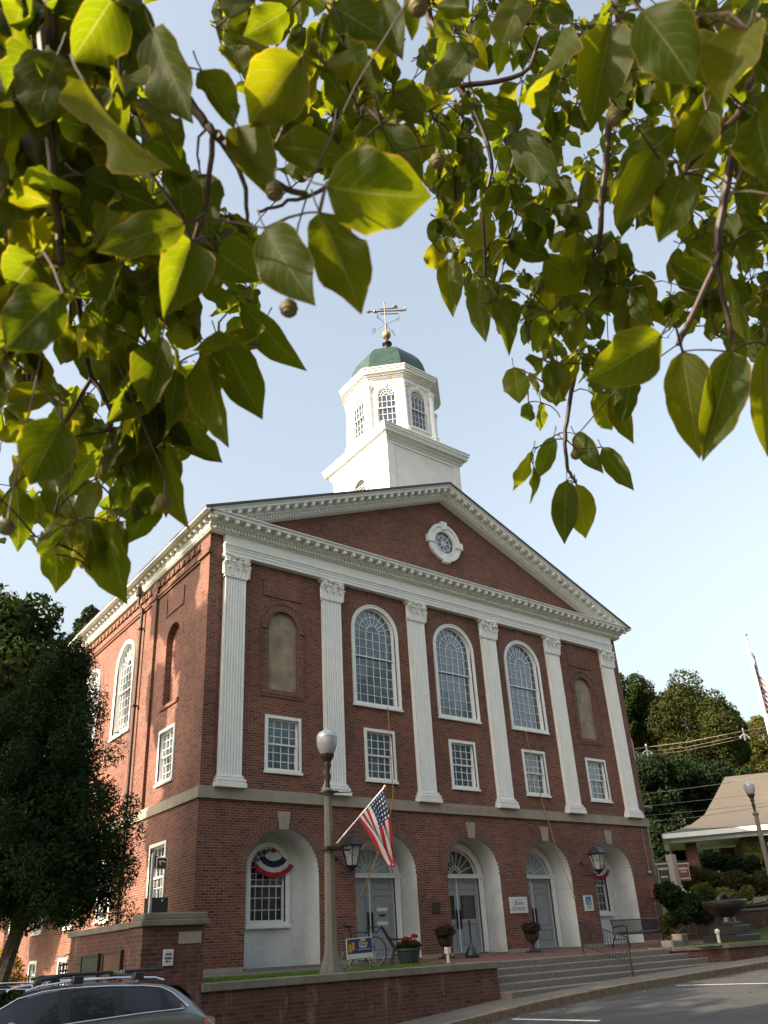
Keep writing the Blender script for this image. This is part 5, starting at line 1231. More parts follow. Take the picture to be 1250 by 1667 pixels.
# bicycle
bk = thing('bicycle', 'black road bicycle leaning behind the blue scouts sign', 'bicycle', (-7.0,-2.75,-.1)); by = -2.75; zg = -.11; xr, xf, rw_ = -7.42, -6.28, .345
c0, c1 = onY(585,1548,by), onY(587+0,1548,by)
W1c, W2c = onY(567,1552,by), onY(609,1549,by); 
def wheel(c):
    t = MB(); n = 36; t.tube([(c.x+rw_*cos(2*pi*k/n), by, c.z+rw_*sin(2*pi*k/n)) for k in range(n+1)], .016, 6, cap=False); w_ = t.build('wheel', M['black'], bk)
    s = MB(); s.tube([(c.x+(rw_-.03)*cos(2*pi*k/n), by, c.z+(rw_-.03)*sin(2*pi*k/n)) for k in range(n+1)], .008, 5, cap=False)
    for k in range(20): a = 2*pi*k/20; s.tube([(c.x,by+(.02 if k%2 else -.02),c.z),(c.x+(rw_-.03)*cos(a),by,c.z+(rw_-.03)*sin(a))], .0018, 3)
    s.tube([(c.x,by-.04,c.z),(c.x,by+.04,c.z)], .02, 8); s.build('rim', M['steel'], w_)
Cr = Vector((onY(557,1548,by).x, by, zg+rw_)); Cf = Vector((onY(614,1548,by).x, by, zg+rw_)); Cf.x = Cr.x+1.0
wheel(Cr); wheel(Cf)
bb = Vector((Cr.x+.42,by,Cr.z-.06)); sc_ = Vector((Cr.x+.26,by,Cr.z+.46)); hd1 = Vector((Cf.x-.20,by,Cf.z+.46)); hd2 = Vector((Cf.x-.165,by,Cf.z+.34))
mb = MB()
for p_, q_, r_ in ((Cr,bb,.012),(Cr,sc_,.010),(bb,sc_,.016),(bb,hd2,.018),(sc_,hd1,.015),(hd1,hd2,.02),(hd2,Cf,.013)): mb.tube([p_,q_], r_, 8)
mb.build('frame', M['blackb'], bk)
mb = MB(); mb.tube([sc_, sc_+Vector((-.03,0,.14))], .014, 6); mb.tube([sc_+Vector((-.19,0,.17)), sc_+Vector((-.05,0,.16)), sc_+Vector((.10,0,.15))], [.06,.045,.02], 8); mb.build('saddle', M['black'], bk)
mb = MB(); h0 = hd1+Vector((-.01,0,.07)); mb.tube([hd1, h0, h0+Vector((.09,0,.03))], .013, 6); 
for s in (-1,1): mb.tube([h0+Vector((.09,0,.03)), h0+Vector((.09,s*.2,.03)), h0+Vector((.17,s*.21,.04)), h0+Vector((.19,s*.21,-.03)), h0+Vector((.10,s*.21,-.10)), h0+Vector((.03,s*.21,-.10))], .014, 6)
mb.build('handlebar', M['black'], bk)
mb = MB(); mb.v = []; mb.tube([(bb.x+.09*cos(a),by-.03,bb.z+.09*sin(a)) for a in lin(0,2*pi,18)], .006, 4); mb.tube([(bb.x,by-.05,bb.z),(bb.x+.08,by-.06,bb.z-.14)], .01, 5); mb.tube([(bb.x,by+.05,bb.z),(bb.x-.08,by+.06,bb.z+.14)], .01, 5); mb.tube([(bb.x,by-.03,bb.z+.09),(Cr.x,by-.03,Cr.z+.035)], .004, 4); mb.build('crankset', M['steel'], bk)
# scouts sign
sg = thing('yard_sign', 'white framed yard sign reading Join Scouts Now in front of the bicycle', 'sign', (-7.3,-3.6,-.15))
q0, q1, q2, q3 = onY(562,1530,-3.6), onY(605,1526,-3.6), onY(606,1556,-3.6), onY(564,1564,-3.6)
ang = math.atan2(q1.z-q0.z, q1.x-q0.x)*.35; SG = TR(Vector((q3.x+.02, -3.6, q3.z+.02))) @ Matrix.Rotation(-0.03, 4, 'Y'); sw_, sh_ = (q2.x-q3.x), (q0.z-q3.z)
mb = MB(SG); mb.box(0, sw_, 0, .015, 0, sh_); mb.build('board', M['sign'], sg)
mb = MB(SG); mb.box(.27*sw_+.01, sw_-.015, -.004, -.0005, .25*sh_, sh_-.02); mb.build('blue_field', plain('sign_deep_blue', (.012,.03,.12), .5), sg)
mb = MB(SG); mb.box(.02, .27*sw_+.01, -.004, -.0005, .25*sh_, sh_-.02); mb.build('photo_field', plain('sign_photo_brown', (.10,.035,.015), .5), sg)
mb = MB(SG @ TR((0,-.006,0)))
for (a, b_, r_) in ((.10,.62,.045),(.20,.70,.04)): mb.sphere((a*sw_/.78, 0, b_*sh_), r_, 10, 6, (1,.06,1.2)); mb.sphere((a*sw_/.78, 0, b_*sh_-.085), r_*1.25, 10, 6, (1,.05,1))
mb.build('photo_figures', plain('sign_gold', (.48,.26,.05), .5), sg)
cx_ = .64*sw_
text('Join', .088*sh_/.43, SG @ TR((cx_,-.005,.89*sh_)), M['sign'], parent=sg, ext=.001, bold=.003); text('Scouts', .095*sh_/.43, SG @ TR((cx_,-.005,.73*sh_)), plain('sign_yellow', (.6,.42,.03), .5), parent=sg, ext=.001, bold=.003)
text('Now!', .095*sh_/.43, SG @ TR((cx_,-.005,.57*sh_)), M['sign'], parent=sg, ext=.001, bold=.003); text('www.BeAScout.org', .046*sh_/.43, SG @ TR((cx_,-.005,.43*sh_)), M['sign'], parent=sg, ext=.001, sx=.95)
mb = MB(); 
for a in (.12,.88): x_ = q3.x+a*sw_; mb.tube([(x_,-3.6,-.25),(x_,-3.6,q3.z+.1)], .006, 5)
mb.build('stakes', M['steel'], sg)
# handrails on the steps
hr = thing('stair_handrail', 'black iron handrail with pickets running down the middle of the steps', 'handrail', (-.95,-5,-.2))
R0, R1 = Vector((-.93,-5.02,-.14)), Vector((.93,-5.02,-.14)); RX = -.60
a0, a1 = onY(942,1497,-5.0), onY(951,1556,-5.0); b0 = onY(1020,1524,-6.55); b1 = onY(1027,1584,-6.55)
mb = MB(); mb.tube([(a1.x,-5.0,-.2),(a0.x,-5.0,a0.z)], .022, 8); mb.tube([(b0.x,-6.55,-.85),(b0.x,-6.55,b0.z)], .022, 8); mb.sphere((a0.x,-5.0,a0.z+.02), .035, 8, 6); mb.build('posts', M['black'], hr)
ta = Vector((a0.x,-5.0,a0.z-.02)); tbp = Vector((b0.x,-6.55,b0.z-.02)); mb = MB(); mb.tube([ta, ta.lerp(tbp,.12)-Vector((0,0,.02)), tbp], .02, 8); lo = Vector((0,0,-.62)); mb.tube([ta+lo, tbp+lo], .012, 6); mb.build('top_rail', M['black'], hr)
mb = MB()
for k in range(1, 17): p_ = ta.lerp(tbp, k/17); mb.tube([p_, p_+lo], .008, 5)
mb.build('pickets', M['black'], hr)
# fountain: granite basin with horse head
fx, fy = 6.3, -4.95; fz = -.02
fo = thing('granite_fountain', 'dark granite basin fountain on a stepped base with a bronze horse head', 'fountain', (fx,fy,fz-.1))
M['dgran'] = plain('dark_granite', (.022,.02,.02), .4, var=.35, scale=25, streak=((.05,.045,.04), .3))
mb = MB(); mb.bevbox(fx-.66,fx+.66,fy-.62,fy+.62,fz-.14,fz+.12,.02); mb.bevbox(fx-.47,fx+.47,fy-.45,fy+.45,fz+.12,fz+.40,.02); mb.bevbox(fx-.30,fx+.30,fy-.30,fy+.30,fz+.40,fz+.50,.02)
mb.build('base', M['dgran'], fo)
mb = MB(); mb.lathe([(.27,.49),(.24,.56),(.22,.64),(.27,.70),(.42,.78),(.60,.90),(.68,.99),(.70,1.05),(.70,1.11),(.66,1.15),(.58,1.14),(.5,1.02)], (fx,fy,fz), 48); mb.build('basin', M['dgran'], fo)
mb = MB(); hz = fz+1.08; hx, hy = fx-.03, fy; ux, uy = cos(YAW), -sin(YAW)
def hp(u, z, o=0): return (hx+ux*u-uy*o, hy+uy*u+ux*o, hz+z)
mb.tube([hp(-.16,-.05),hp(-.13,.10),hp(-.05,.21),hp(.05,.26),hp(.13,.20),hp(.22,.10),hp(.27,.06)], [.13,.11,.09,.075,.068,.045,.04], 12)
for s in (-1, 1): mb.tube([hp(.0,.30,s*.035),hp(-.01,.36,s*.04)], [.02,.004], 6)
mb.build('horse_head', M['darkbrown'], fo)
mb = MB(); mb.bevbox(fx+.12,fx+.42,fy-.462,fy-.45,fz+.18,fz+.35,.004); mb.build('tablet', M['darkbrown'], fo)
mb = MB(); mb.tube([(4.62,-5.55,-.14),(4.62,-5.55,.16)], .05, 8); mb.sphere((4.62,-5.55,.22), .085, 10, 6); mb.tube([(4.52,-5.6,.2),(4.72,-5.5,.2)], .03, 6); tag(mb.build('water_spigot', M['pin'], None), 'small pale standpipe in the grass in front of the fountain', 'standpipe')
for (x0_,x1_,y0_,y1_,h_,lb) in ((2.9,3.5,-5.1,-4.7,.06,'pale granite block at the head of the steps'),(4.6,4.95,-4.3,-3.9,.22,'rough granite block left of the fountain base')):
    mb = MB(); mb.bevbox(x0_,x1_,y0_,y1_,-.2,h_,.03); tag(mb.build('granite_block', M['capstone'], None), lb, 'block')
mb = MB(); p_ = onY(689,1553,-4.4); mb.tube([(-5.35,-4.6,-.2),(-5.35,-4.6,.12)], .035, 8); mb.box(-5.40,-5.30,-4.66,-4.54,.10,.24); tag(mb.build('outlet_post', M['pin'], None), 'small white outlet post at the end of the lawn bed', 'outlet post')  # small white post, no lamp in it
grass('fountain_grass', 3.2, 12, -6.15, -3.2, 15000, .06, lambda x,y: -.14, M['grass'], 8)['label'] = 'short grass round the granite fountain'
# shop sign post
sp0, sp1 = at(1086,1389,30), at(1103,1454,30); ps = thing('sign_post', 'pale wooden post carrying two hanging shop sign boards beyond the hall', 'sign post', tuple(sp1))
mb = MB(); mb.hexa([(sp1.x-.14,sp1.y-.14,sp1.z-.8),(sp1.x+.14,sp1.y-.14,sp1.z-.8),(sp1.x+.14,sp1.y+.14,sp1.z-.8),(sp1.x-.14,sp1.y+.14,sp1.z-.8),(sp1.x-.14,sp1.y-.14,sp0.z),(sp1.x+.14,sp1.y-.14,sp0.z),(sp1.x+.14,sp1.y+.14,sp0.z),(sp1.x-.14,sp1.y+.14,sp0.z)]); mb.build('post', plain('pale_post', (.33,.27,.23), .8), ps)
ST = Matrix(((hd.x, -hd.y, 0, sp1.x), (hd.y, hd.x, 0, sp1.y), (0,0,1,sp1.z), (0,0,0,1)))
for (xa, xb, za, zb_, m_, words) in ((-.62,-.16,.10,1.05,(.03,.035,.025),('BAGELS','& DELI','OPEN')), (.16,.60,.42,1.02,(.13,.045,.03),('CAFE',))):
    mb = MB(ST); mb.box(xa,xb,-.03,.03,za,zb_); bo = mb.build('sign_board', plain('shop_board', m_, .6), ps)
    mb = MB(ST); mb.box(xa-.03,xb+.03,-.04,.04,zb_,zb_+.05); mb.box(xa,xa+.02,-.035,-.03,za,zb_); mb.box(xb-.02,xb,-.035,-.03,za,zb_); mb.box(xa+.05,xb-.05,-.036,-.031,za+.06,za+.10); mb.box(xa+.05,xb-.05,-.036,-.031,zb_-.2,zb_-.12); mb.box(xa+.1,xb-.1,-.036,-.031,(za+zb_)/2,(za+zb_)/2+.05); mb.build('board_trim', plain('board_trim', (.35,.33,.28), .6), bo)
mb = MB(ST); mb.tube([(-.62,0,1.14),(.6,0,1.12)], .025, 6); mb.tube([(-.5,0,1.16),(-.1,0,1.5)], .015, 5); mb.build('arm', M['black'], ps)

# ------------------------------------------------------------------ gate pier and side wall at left
gp = thing('gate_pier', 'brick corner pier with stone cap and inset stone panel ending the lawn wall', 'wall', (-13,-6.2,-1))
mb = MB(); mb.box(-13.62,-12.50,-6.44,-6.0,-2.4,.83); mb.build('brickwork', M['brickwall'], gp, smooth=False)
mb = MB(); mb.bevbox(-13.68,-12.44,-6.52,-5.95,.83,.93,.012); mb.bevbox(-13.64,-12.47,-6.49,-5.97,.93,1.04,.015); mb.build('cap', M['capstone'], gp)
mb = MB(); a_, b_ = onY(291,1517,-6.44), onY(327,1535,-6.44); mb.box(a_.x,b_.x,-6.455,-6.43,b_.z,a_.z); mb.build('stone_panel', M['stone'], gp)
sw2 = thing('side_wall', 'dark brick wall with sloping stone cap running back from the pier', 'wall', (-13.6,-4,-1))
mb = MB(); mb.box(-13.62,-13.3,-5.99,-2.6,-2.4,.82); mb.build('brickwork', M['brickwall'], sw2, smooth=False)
mb = MB(); mb.bevbox(-13.68,-13.25,-5.94,-2.55,.82,.93,.012); mb.build('cap', M['capstone'], sw2)
for (ya, yb, za, zb_, c_, nm) in ((-5.6,-4.75,-.05,.46,(.085,.04,.018),'wooden_panel'),(-4.45,-3.55,-.05,.44,(.02,.03,.022),'green_panel')):
    mb = MB(); mb.box(-13.66,-13.62,ya,yb,za,zb_); q_ = mb.build(nm, plain(nm, c_, .7, var=.3), sw2)
    mb = MB(); mb.box(-13.68,-13.62,ya-.04,ya,za-.04,zb_+.04); mb.box(-13.68,-13.62,yb,yb+.04,za-.04,zb_+.04); mb.box(-13.68,-13.62,ya,yb,zb_,zb_+.04); mb.build('panel_frame', M['darkbrown'], q_)
p1_, p2_ = onY(266,1546,-6.46), onY(281,1572,-6.46); sgn = thing('notice_sign', 'small white notice with an arrow fixed to the brick pier', 'sign', tuple(p1_))
mb = MB(); mb.bevbox(p1_.x,p2_.x,-6.475,-6.445,p2_.z,p1_.z,.006); mb.build('board', M['sign'], sgn)
cx_ = (p1_.x+p2_.x)/2; mb = MB(); ww_ = p2_.x-p1_.x
for zo, segs in ((.075, ((.2,.32),(.36,.5),(.54,.66),(.70,.8))), (.135, ((.14,.3),(.34,.44),(.48,.66),(.70,.85)))):
    for s0_, s1_ in segs: mb.box(p1_.x+ww_*s0_, p1_.x+ww_*s1_, -6.4775, -6.4755, p1_.z-zo-.018, p1_.z-zo+.018)
mb.build('small_print', M['ink'], sgn)
mb = MB(TR((cx_,-6.478,p2_.z+.07))); mb.tube([(.04,0,0),(-.04,0,0)], .006, 4); mb.tube([(-.015,0,.022),(-.045,0,0),(-.015,0,-.022)], .006, 4); mb.build('arrow', M['ink'], sgn)
# pedestrian signal
pd = thing('walk_signal', 'pedestrian signal box and brown lit hand box on a thin pole behind the pier', 'signal', (-12.5,-4.4,-.2)); py_ = -4.4
a_ = onY(249,1400,py_); b_ = onY(249,1500,py_)
mb = MB(); mb.tube([(a_.x,py_,-.2),(a_.x,py_,a_.z+.12)], .035, 8); mb.build('pole', M['steel'], pd)
def pbox(x0_,y0_,x1_,y1_,nm,mat,dy=0,dep=.12):
    a, b = onY(x0_,y0_,py_+dy), onY(x1_,y1_,py_+dy); m_ = MB(); m_.bevbox(min(a.x,b.x),max(a.x,b.x),py_+dy,py_+dy+dep,min(a.z,b.z),max(a.z,b.z),.01); return m_.build(nm, mat, pd)
pbox(247,1393,256,1414,'bracket',M['black']); pbox(255,1395,272,1415,'sign_face',M['trim'],-.03,.02); pbox(256.5,1396.5,270.5,1413.5,'sign_panel',plain('brown_signal',(.10,.04,.015),.5),-.04,.009)
mb = MB(); a = onY(259,1404,py_-.045); mb.tube([a, onY(264,1402,py_-.045), onY(269,1404,py_-.045)], .016, 5); mb.tube([onY(260,1401,py_-.045), onY(261,1408,py_-.045)], .012, 5); mb.build('hand_symbol', M['pin'], pd)
pbox(243,1461,272,1497,'control_box',M['black'],0,.25); mb = MB(); mb.sphere(onY(264,1466,py_-.01), .02, 6, 4); mb.build('button', M['pin'], pd)
# iron fence
fe = thing('iron_fence', 'short black wrought iron railing with scroll finial left of the dark wall', 'fence', (-12.6,1.0,-.6))
f0 = onY(96,1600,-.9); f1 = onY(122,1600,-.9); yb_ = -.9
mb = MB()
for k in range(7): x_ = f0.x+(f1.x-f0.x)*k/6; mb.tube([(x_,yb_,-.8),(x_,yb_,.36+.02*k)], .016, 5)
for z_ in (.0,.22,.34): mb.tube([(f0.x-.02,yb_,z_),(f1.x+.02,yb_,z_+.03)], .018, 5)
xm = (f0.x+f1.x)/2; mb.tube([(xm,yb_,.34),(xm,yb_,.72)], [.02,.008], 5)
for s in (-1,1): mb.tube([(xm+s*.07*cos(q*.55)*(1-q*.05)+s*.05,yb_,.48+.07*sin(q*.55)) for q in range(11)], .010, 4)
mb.build('railing', M['black'], fe)

# ------------------------------------------------------------------ cars
ST_ = [(-13.36,-.66,.60,-.70),(-13.44,-.47,.61,-.52),(-13.62,-.30,.60,-.43),(-13.9,-.07,.58,-.38),(-14.15,.03,.58,-.36),(-14.8,.066,.58,-.37),(-15.4,.065,.58,-.39),(-15.9,.01,.56,-.42),(-16.3,-.16,.56,-.45),(-16.7,-.40,.60,-.47),(-17.0,-.50,.62,-.53),(-17.28,-.62,.6,-.65),(-17.40,-.82,.5,-.84)]
def car(label, paint, T, rack, name='parked_car'):
    t = thing(name, label, 'car', tuple(T @ Vector((-15.4,-8.15,-1.42))), 'cars parked along the kerb'); CY = -8.15; HB = .74
    def stt(x):
        X_ = [-s[0] for s in ST_]; return [float(np.interp(-x, X_, [s[k] for s in ST_])) for k in (1,2,3)]
    def ysurf(x, z):
        zr, hr_, zb_ = stt(x); hb = HB*(1-.10*ss(-13.8,-13.3,x)-.16*ss(-16.7,-17.5,x)); 
        f_ = (z-zb_)/max(.01, zr-.05-zb_); f_ = max(0, min(1, f_)); return hb+(hr_-hb)*f_**1.25
    mb = MB(T); rings = []
    for (x, zr, hr_, zb_) in ST_:
        hb = HB*(1-.10*ss(-13.8,-13.3,x)-.16*ss(-16.7,-17.5,x)); top = zr-.05
        if top < zb_: top = zb_+.005
        pts = [(0,zr),(hr_*.5,zr-.006),(hr_*.82,zr-.022),(hr_*.95,(zr+top)/2),(ysurf(x,top),top),(ysurf(x,(top+zb_)/2),(top+zb_)/2),(hb,zb_),(hb+.012,zb_-.06),(hb+.015,-.80),(hb+.005,-1.05),(hb-.05,-1.20),(0,-1.22)]
        rings.append([(x, CY-a, z) for a, z in pts]+[(x, CY+a, z) for a, z in pts[-2:0:-1]])
    n = len(rings[0]); vs = sum(rings, []); fs = []
    for i in range(len(rings)-1):
        for k in range(n): fs.append((i*n+k, (i+1)*n+k, (i+1)*n+(k+1)%n, i*n+(k+1)%n))
    fs.append(tuple(range(n))); fs.append(tuple(range((len(rings)-1)*n+n-1, (len(rings)-1)*n-1, -1)))
    mb.add(vs, fs); body = mb.build('body', paint, t, ang=40)
    me = body.data; 
    sd = body.modifiers.new('sub', 'SUBSURF'); sd.levels = 1; sd.render_levels = 2
    outl = [(-16.36,-.22),(-16.05,-.06),(-15.75,.0),(-15.4,.02),(-14.9,.01),(-14.45,-.015),(-14.2,-.05),(-14.05,-.12),(-13.82,-.31),(-13.9,-.335),(-14.5,-.345),(-15.4,-.385),(-16.36,-.43)]
    def side(poly, s, off): return [(x, CY+s*(ysurf(x, z)+off), z) for x, z in poly]
    def clip(x0_, x1_, slant=0):
        up_ = [p for p in outl[:9]]; P_ = []
        n_ = 10
        for i in range(n_+1):
            x = x0_+(x1_-x0_)*i/n_; zt = float(np.interp(-(x), [-p[0] for p in reversed(outl[:9])], [p[1] for p in reversed(outl[:9])])); P_.append((x, zt-.02))
        for i in range(n_, -1, -1):
            x = x0_+(x1_-x0_)*i/n_+ (slant if i in (n_,) else 0); zt = float(np.interp(-x, [13.9,14.5,15.4,16.36], [-.335,-.345,-.385,-.43])); P_.append((x, zt+.02))
        return P_
    for s in (-1, 1):
        for (x0_, x1_, nm) in ((-16.28,-15.56,'side_window'),(-15.44,-14.86,'side_window'),(-14.74,-13.93,'quarter_window')):
            P_ = clip(x0_, x1_); k = len(P_)//2; mb = MB(T); up_ = side(P_[:k], s, .012); lo_ = side(P_[k:][::-1], s, .012); mid = side([((a[0]+b[0])/2, (a[1]+b[1])/2) for a, b in zip(P_[:k], P_[k:][::-1])], s, .012)
            vs = up_+mid+lo_; fs = []
            for r_ in range(2):
                for i in range(k-1): q = (r_*k+i, r_*k+i+1, (r_+1)*k+i+1, (r_+1)*k+i); fs.append(q if s < 0 else q[::-1])
            mb.add(vs, [f[::-1] for f in fs]); mb.build(nm, M['carglass'], t)
        mb = MB(T); band_ = side(outl, s, .008)
        m_ = MB(T); c_ = Vector((-15.1, CY+s*(ysurf(-15.1,-.2)+.004), -.2)); inner = side([(x*.98-15.1*.02+0, z*.9-.2*.1) for x, z in outl], s, .008)
        for (xa, xb) in ((-15.57,-15.43),(-14.87,-14.73)):
            za, zb2 = .005, -.365; pil = MB(T); pil.add(side([(xa,za),(xb,za),(xb,(za+zb2)/2),(xa,(za+zb2)/2)], s, .013)+side([(xb,zb2),(xa,zb2)], s, .013), [(0,1,2,3),(3,2,4,5)]); pil.build('door_pillar', M['black'], t)
        tr_ = MB(T); tr_.tube([Vector(p) for p in band_+[band_[0]]], .011, 6); tr_.build('chrome_trim', M['chrome'], t)
        ra = MB(T); ra.tube([(-14.12,CY+s*.50,.035),(-14.25,CY+s*.50,.075),(-14.8,CY+s*.50,.105),(-15.4,CY+s*.50,.10),(-15.8,CY+s*.49,.06),(-15.95,CY+s*.49,.02)], .016, 6); ra.build('roof_rail', M['chrome'], t)
        tl = MB(T); P_ = [(-13.37,-.50),(-13.44,-.46),(-13.58,-.46),(-13.60,-.52),(-13.50,-.62),(-13.40,-.64)]; vs = side(P_, s, .012); tl.add(vs, [tuple(range(6)) if s > 0 else tuple(range(5,-1,-1))]); tl.build('tail_light', M['tail'], t)
        gp_ = MB(T)
        for xg in (-14.79,-15.50,-16.42): gp_.tube([(xg, CY+s*(ysurf(xg,z_)+.004), z_) for z_ in (-.36,-.55,-.75,-.95,-1.12)], .005, 4)
        gp_.build('door_gap', M['black'], t)
        for xg in (-14.92,-15.63): dh = MB(T); dh.tube([(xg-.10,CY+s*(HB+.02),-.50),(xg,CY+s*(HB+.035),-.495),(xg+.06,CY+s*(HB+.02),-.50)], .014, 6); dh.build('door_handle', M['chrome'], t)
        hl = MB(T); hl.sphere((-17.22, CY+s*.56, -.72), .12, 10, 6, (1,.9,.5)); hl.build('headlight', M['globe'], t)
        mi = MB(T); mi.sphere((-16.15, CY+s*(HB+.08), -.36), .10, 10, 6, (.7,1,.6)); mi.build('wing_mirror', paint, t)
        for xw in (-14.05,-16.55):
            wh = MB(T @ TR((xw, CY+s*(HB-.09), -1.13)) @ Matrix.Rotation(pi/2, 4, 'X')); wh.lathe([(.17,-.10),(.26,-.10),(.29,-.07),(.29,.07),(.26,.10),(.17,.10)], (0,0,0), 28); w_ = wh.build('wheel', M['black'], t)
            rm = MB(T @ TR((xw, CY+s*(HB-.09), -1.13)) @ Matrix.Rotation(pi/2, 4, 'X')); rm.lathe([(.03,-.105),(.18,-.09),(.18,.09),(.03,.105)], (0,0,0), 12); rm.build('rim', M['chrome'], w_)
    ws = MB(T); ws.grid(lambda u, v: (-16.64+.72*v, CY+(u-.5)*(1.15-.1*v), -.385+.40*v-.10*v*v*0+.018), 8, 4); ws.build('windscreen', M['carglass'], t)
    rw3 = MB(T); rw3.grid(lambda u, v: (-13.62-.30*v+.012, CY+(u-.5)*1.05, -.29+.24*v+.012), 8, 3); rw3.build('rear_window', M['carglass'], t)
    if rack:
        rk = MB(T); rk.tube([(-15.78,CY-.42,.125),(-15.5,CY-.42,.175),(-14.12,CY-.42,.175)], [.03,.026,.022], 8)
        for xx in (-15.32,-14.5): rk.tube([(xx,CY-.56,.14),(xx,CY+.56,.14)], .02, 6); rk.bevbox(xx-.07,xx+.07,CY-.57,CY-.46,.06,.16,.012); rk.bevbox(xx-.07,xx+.07,CY+.46,CY+.57,.06,.16,.012)
        rk.tube([(-15.85,CY-.30,.15),(-15.7,CY-.30,.17),(-14.1,CY-.1,.17)], .02, 6); rk.sphere((-15.80,CY-.42,.10), .06, 8, 6); rk.build('roof_rack', M['black'], t)
        text('THULE', .055, T @ TR((-14.75,CY-.452,.175)), M['sign'], parent=t, ext=.001, bold=.001)
    for xx in (-14.75, -15.6):
        for yy in (-.3, .3): 
            sb_ = MB(T); sb_.bevbox(xx-.06,xx+.06,CY+yy-.2,CY+yy+.2,-.65,-.22,.04); sb_.build('seat', M['black'], t)
    return t
def carpaint(name, c):
    m, nt, b = newmat(name); b.inputs['Base Color'].default_value = (*c, 1); b.inputs['Metallic'].default_value = .65; b.inputs['Roughness'].default_value = .38; b.inputs['Coat Weight'].default_value = .9; b.inputs['Coat Roughness'].default_value = .05
    n = tex(nt, 5, 5); bc = ramp(nt, n.outputs[0], [(.3, tuple(x*.85 for x in c)), (.7, c)]); nt.links.new(bc, b.inputs['Base Color']); return m
M['silver'] = carpaint('silver_paint', (.19,.195,.20)); M['darkpaint'] = carpaint('dark_paint', (.02,.02,.022)); M['chrome'] = plain('chrome', (.75,.75,.76), .2, metal=1, var=.03); M['tail'] = plain('red_lens', (.35,.01,.015), .15, var=.2)
car('silver estate car with black roof rack parked before the brick pier', M['silver'], Matrix.Identity(4), True)
q = at(-8,1606,14.2); car('dark car mostly hidden beyond the silver estate car at left edge', M['darkpaint'], TR(Vector((q.x+14.9, q.y+8.15, q.z-.06))), False)

# ------------------------------------------------------------------ dogwood boughs hanging over the pavement where the camera stands
def dogleaf():
    m, nt, b = newmat('dogwood_leaf')
    uv = N(nt, 'ShaderNodeUVMap'); sp = N(nt, 'ShaderNodeSeparateXYZ'); nt.links.new(uv.outputs[0], sp.inputs[0])
    def mt(op, a, b_=None, c_=None, cl=False):
        n = N(nt, 'ShaderNodeMath', operation=op, use_clamp=cl)
        for i, v in enumerate((a, b_, c_)):
            if v is None: continue
            if isinstance(v, (int, float)): n.inputs[i].default_value = v
            else: nt.links.new(v, n.inputs[i])
        return n.outputs[0]
    s, t = sp.outputs[0], sp.outputs[1]; ab_ = mt('ABSOLUTE', s)
    vv = mt('SUBTRACT', t, mt('MULTIPLY', mt('POWER', ab_, 1.4), .42))
    fr = mt('ABSOLUTE', mt('SUBTRACT', mt('FRACT', mt('MULTIPLY', vv, 6.5)), .5))
    side = mt('MULTIPLY', mt('SUBTRACT', .10, fr, None, True), 9.0, None, True)
    mid = mt('MULTIPLY', mt('SUBTRACT', .045, ab_, None, True), 40.0, None, True)
    vein = mt('MAXIMUM', mt('MULTIPLY', side, .55), mid)
    at_ = N(nt, 'ShaderNodeAttribute', attribute_name='tint'); tint = at_.outputs['Fac']
    n = tex(nt, 30, 5); n2 = tex(nt, 9, 3)
    k = mt('ADD', mt('MULTIPLY', tint, .65), mt('MULTIPLY', n2.outputs[0], .35))
    base = ramp(nt, k, [(.15, (.010,.020,.003)), (.5, (.018,.028,.003)), (.8, (.032,.038,.004)), (1.0, (.10,.07,.010))])
    tr = ramp(nt, k, [(.15, (.15,.22,.003)), (.5, (.30,.36,.003)), (.8, (.52,.46,.005)), (1.0, (.85,.42,.012))])
    spot = ramp(nt, n.outputs[0], [(.66, 0.0), (.71, .75)])
    base = mixc(nt, mt('MULTIPLY', vein, .6), base, (.12,.13,.04)); tr = mixc(nt, mt('MULTIPLY', vein, .6), tr, (.50,.52,.12))
    edge = ramp(nt, ab_, [(.93, 0.0), (1.0, .6)]); base = mixc(nt, edge, base, (.22,.12,.03)); tr = mixc(nt, edge, tr, (.9,.5,.05))
    base = mixc(nt, mt('MULTIPLY', spot, .25), base, (.09,.05,.02)); tr = mixc(nt, mt('MULTIPLY', spot, .22), tr, (.2,.12,.03))
    nt.links.new(base, b.inputs['Base Color']); b.inputs['Roughness'].default_value = .55; b.inputs['Specular IOR Level'].default_value = .13
    hgt = mt('ADD', mt('MULTIPLY', vein, -.8), mt('MULTIPLY', n.outputs[0], .3)); bump(nt, b, hgt, .35, .0012)
    T_ = N(nt, 'ShaderNodeBsdfTranslucent'); nt.links.new(tr, T_.inputs[0]); mx = N(nt, 'ShaderNodeMixShader'); mx.inputs[0].default_value = .46
    nt.links.new(b.outputs[0], mx.inputs[1]); nt.links.new(T_.outputs[0], mx.inputs[2]); nt.links.new(mx.outputs[0], nt.nodes['Material Output'].inputs[0]); return m
M['dogleaf'] = dogleaf(); M['twig'] = plain('dogwood_twig', (.040,.021,.017), .6, var=.3, scale=40)
nfw, nrt, nup, nC = (np.array(v) for v in (fw, rt, up, CAM))
def proj(P):
    d = np.asarray(P)-nC; k = d@nfw; return 625+PPX+F*(d@nrt)/k, 833.5+PPY-F*(d@nup)/k, k
rl = np.random.default_rng(77)
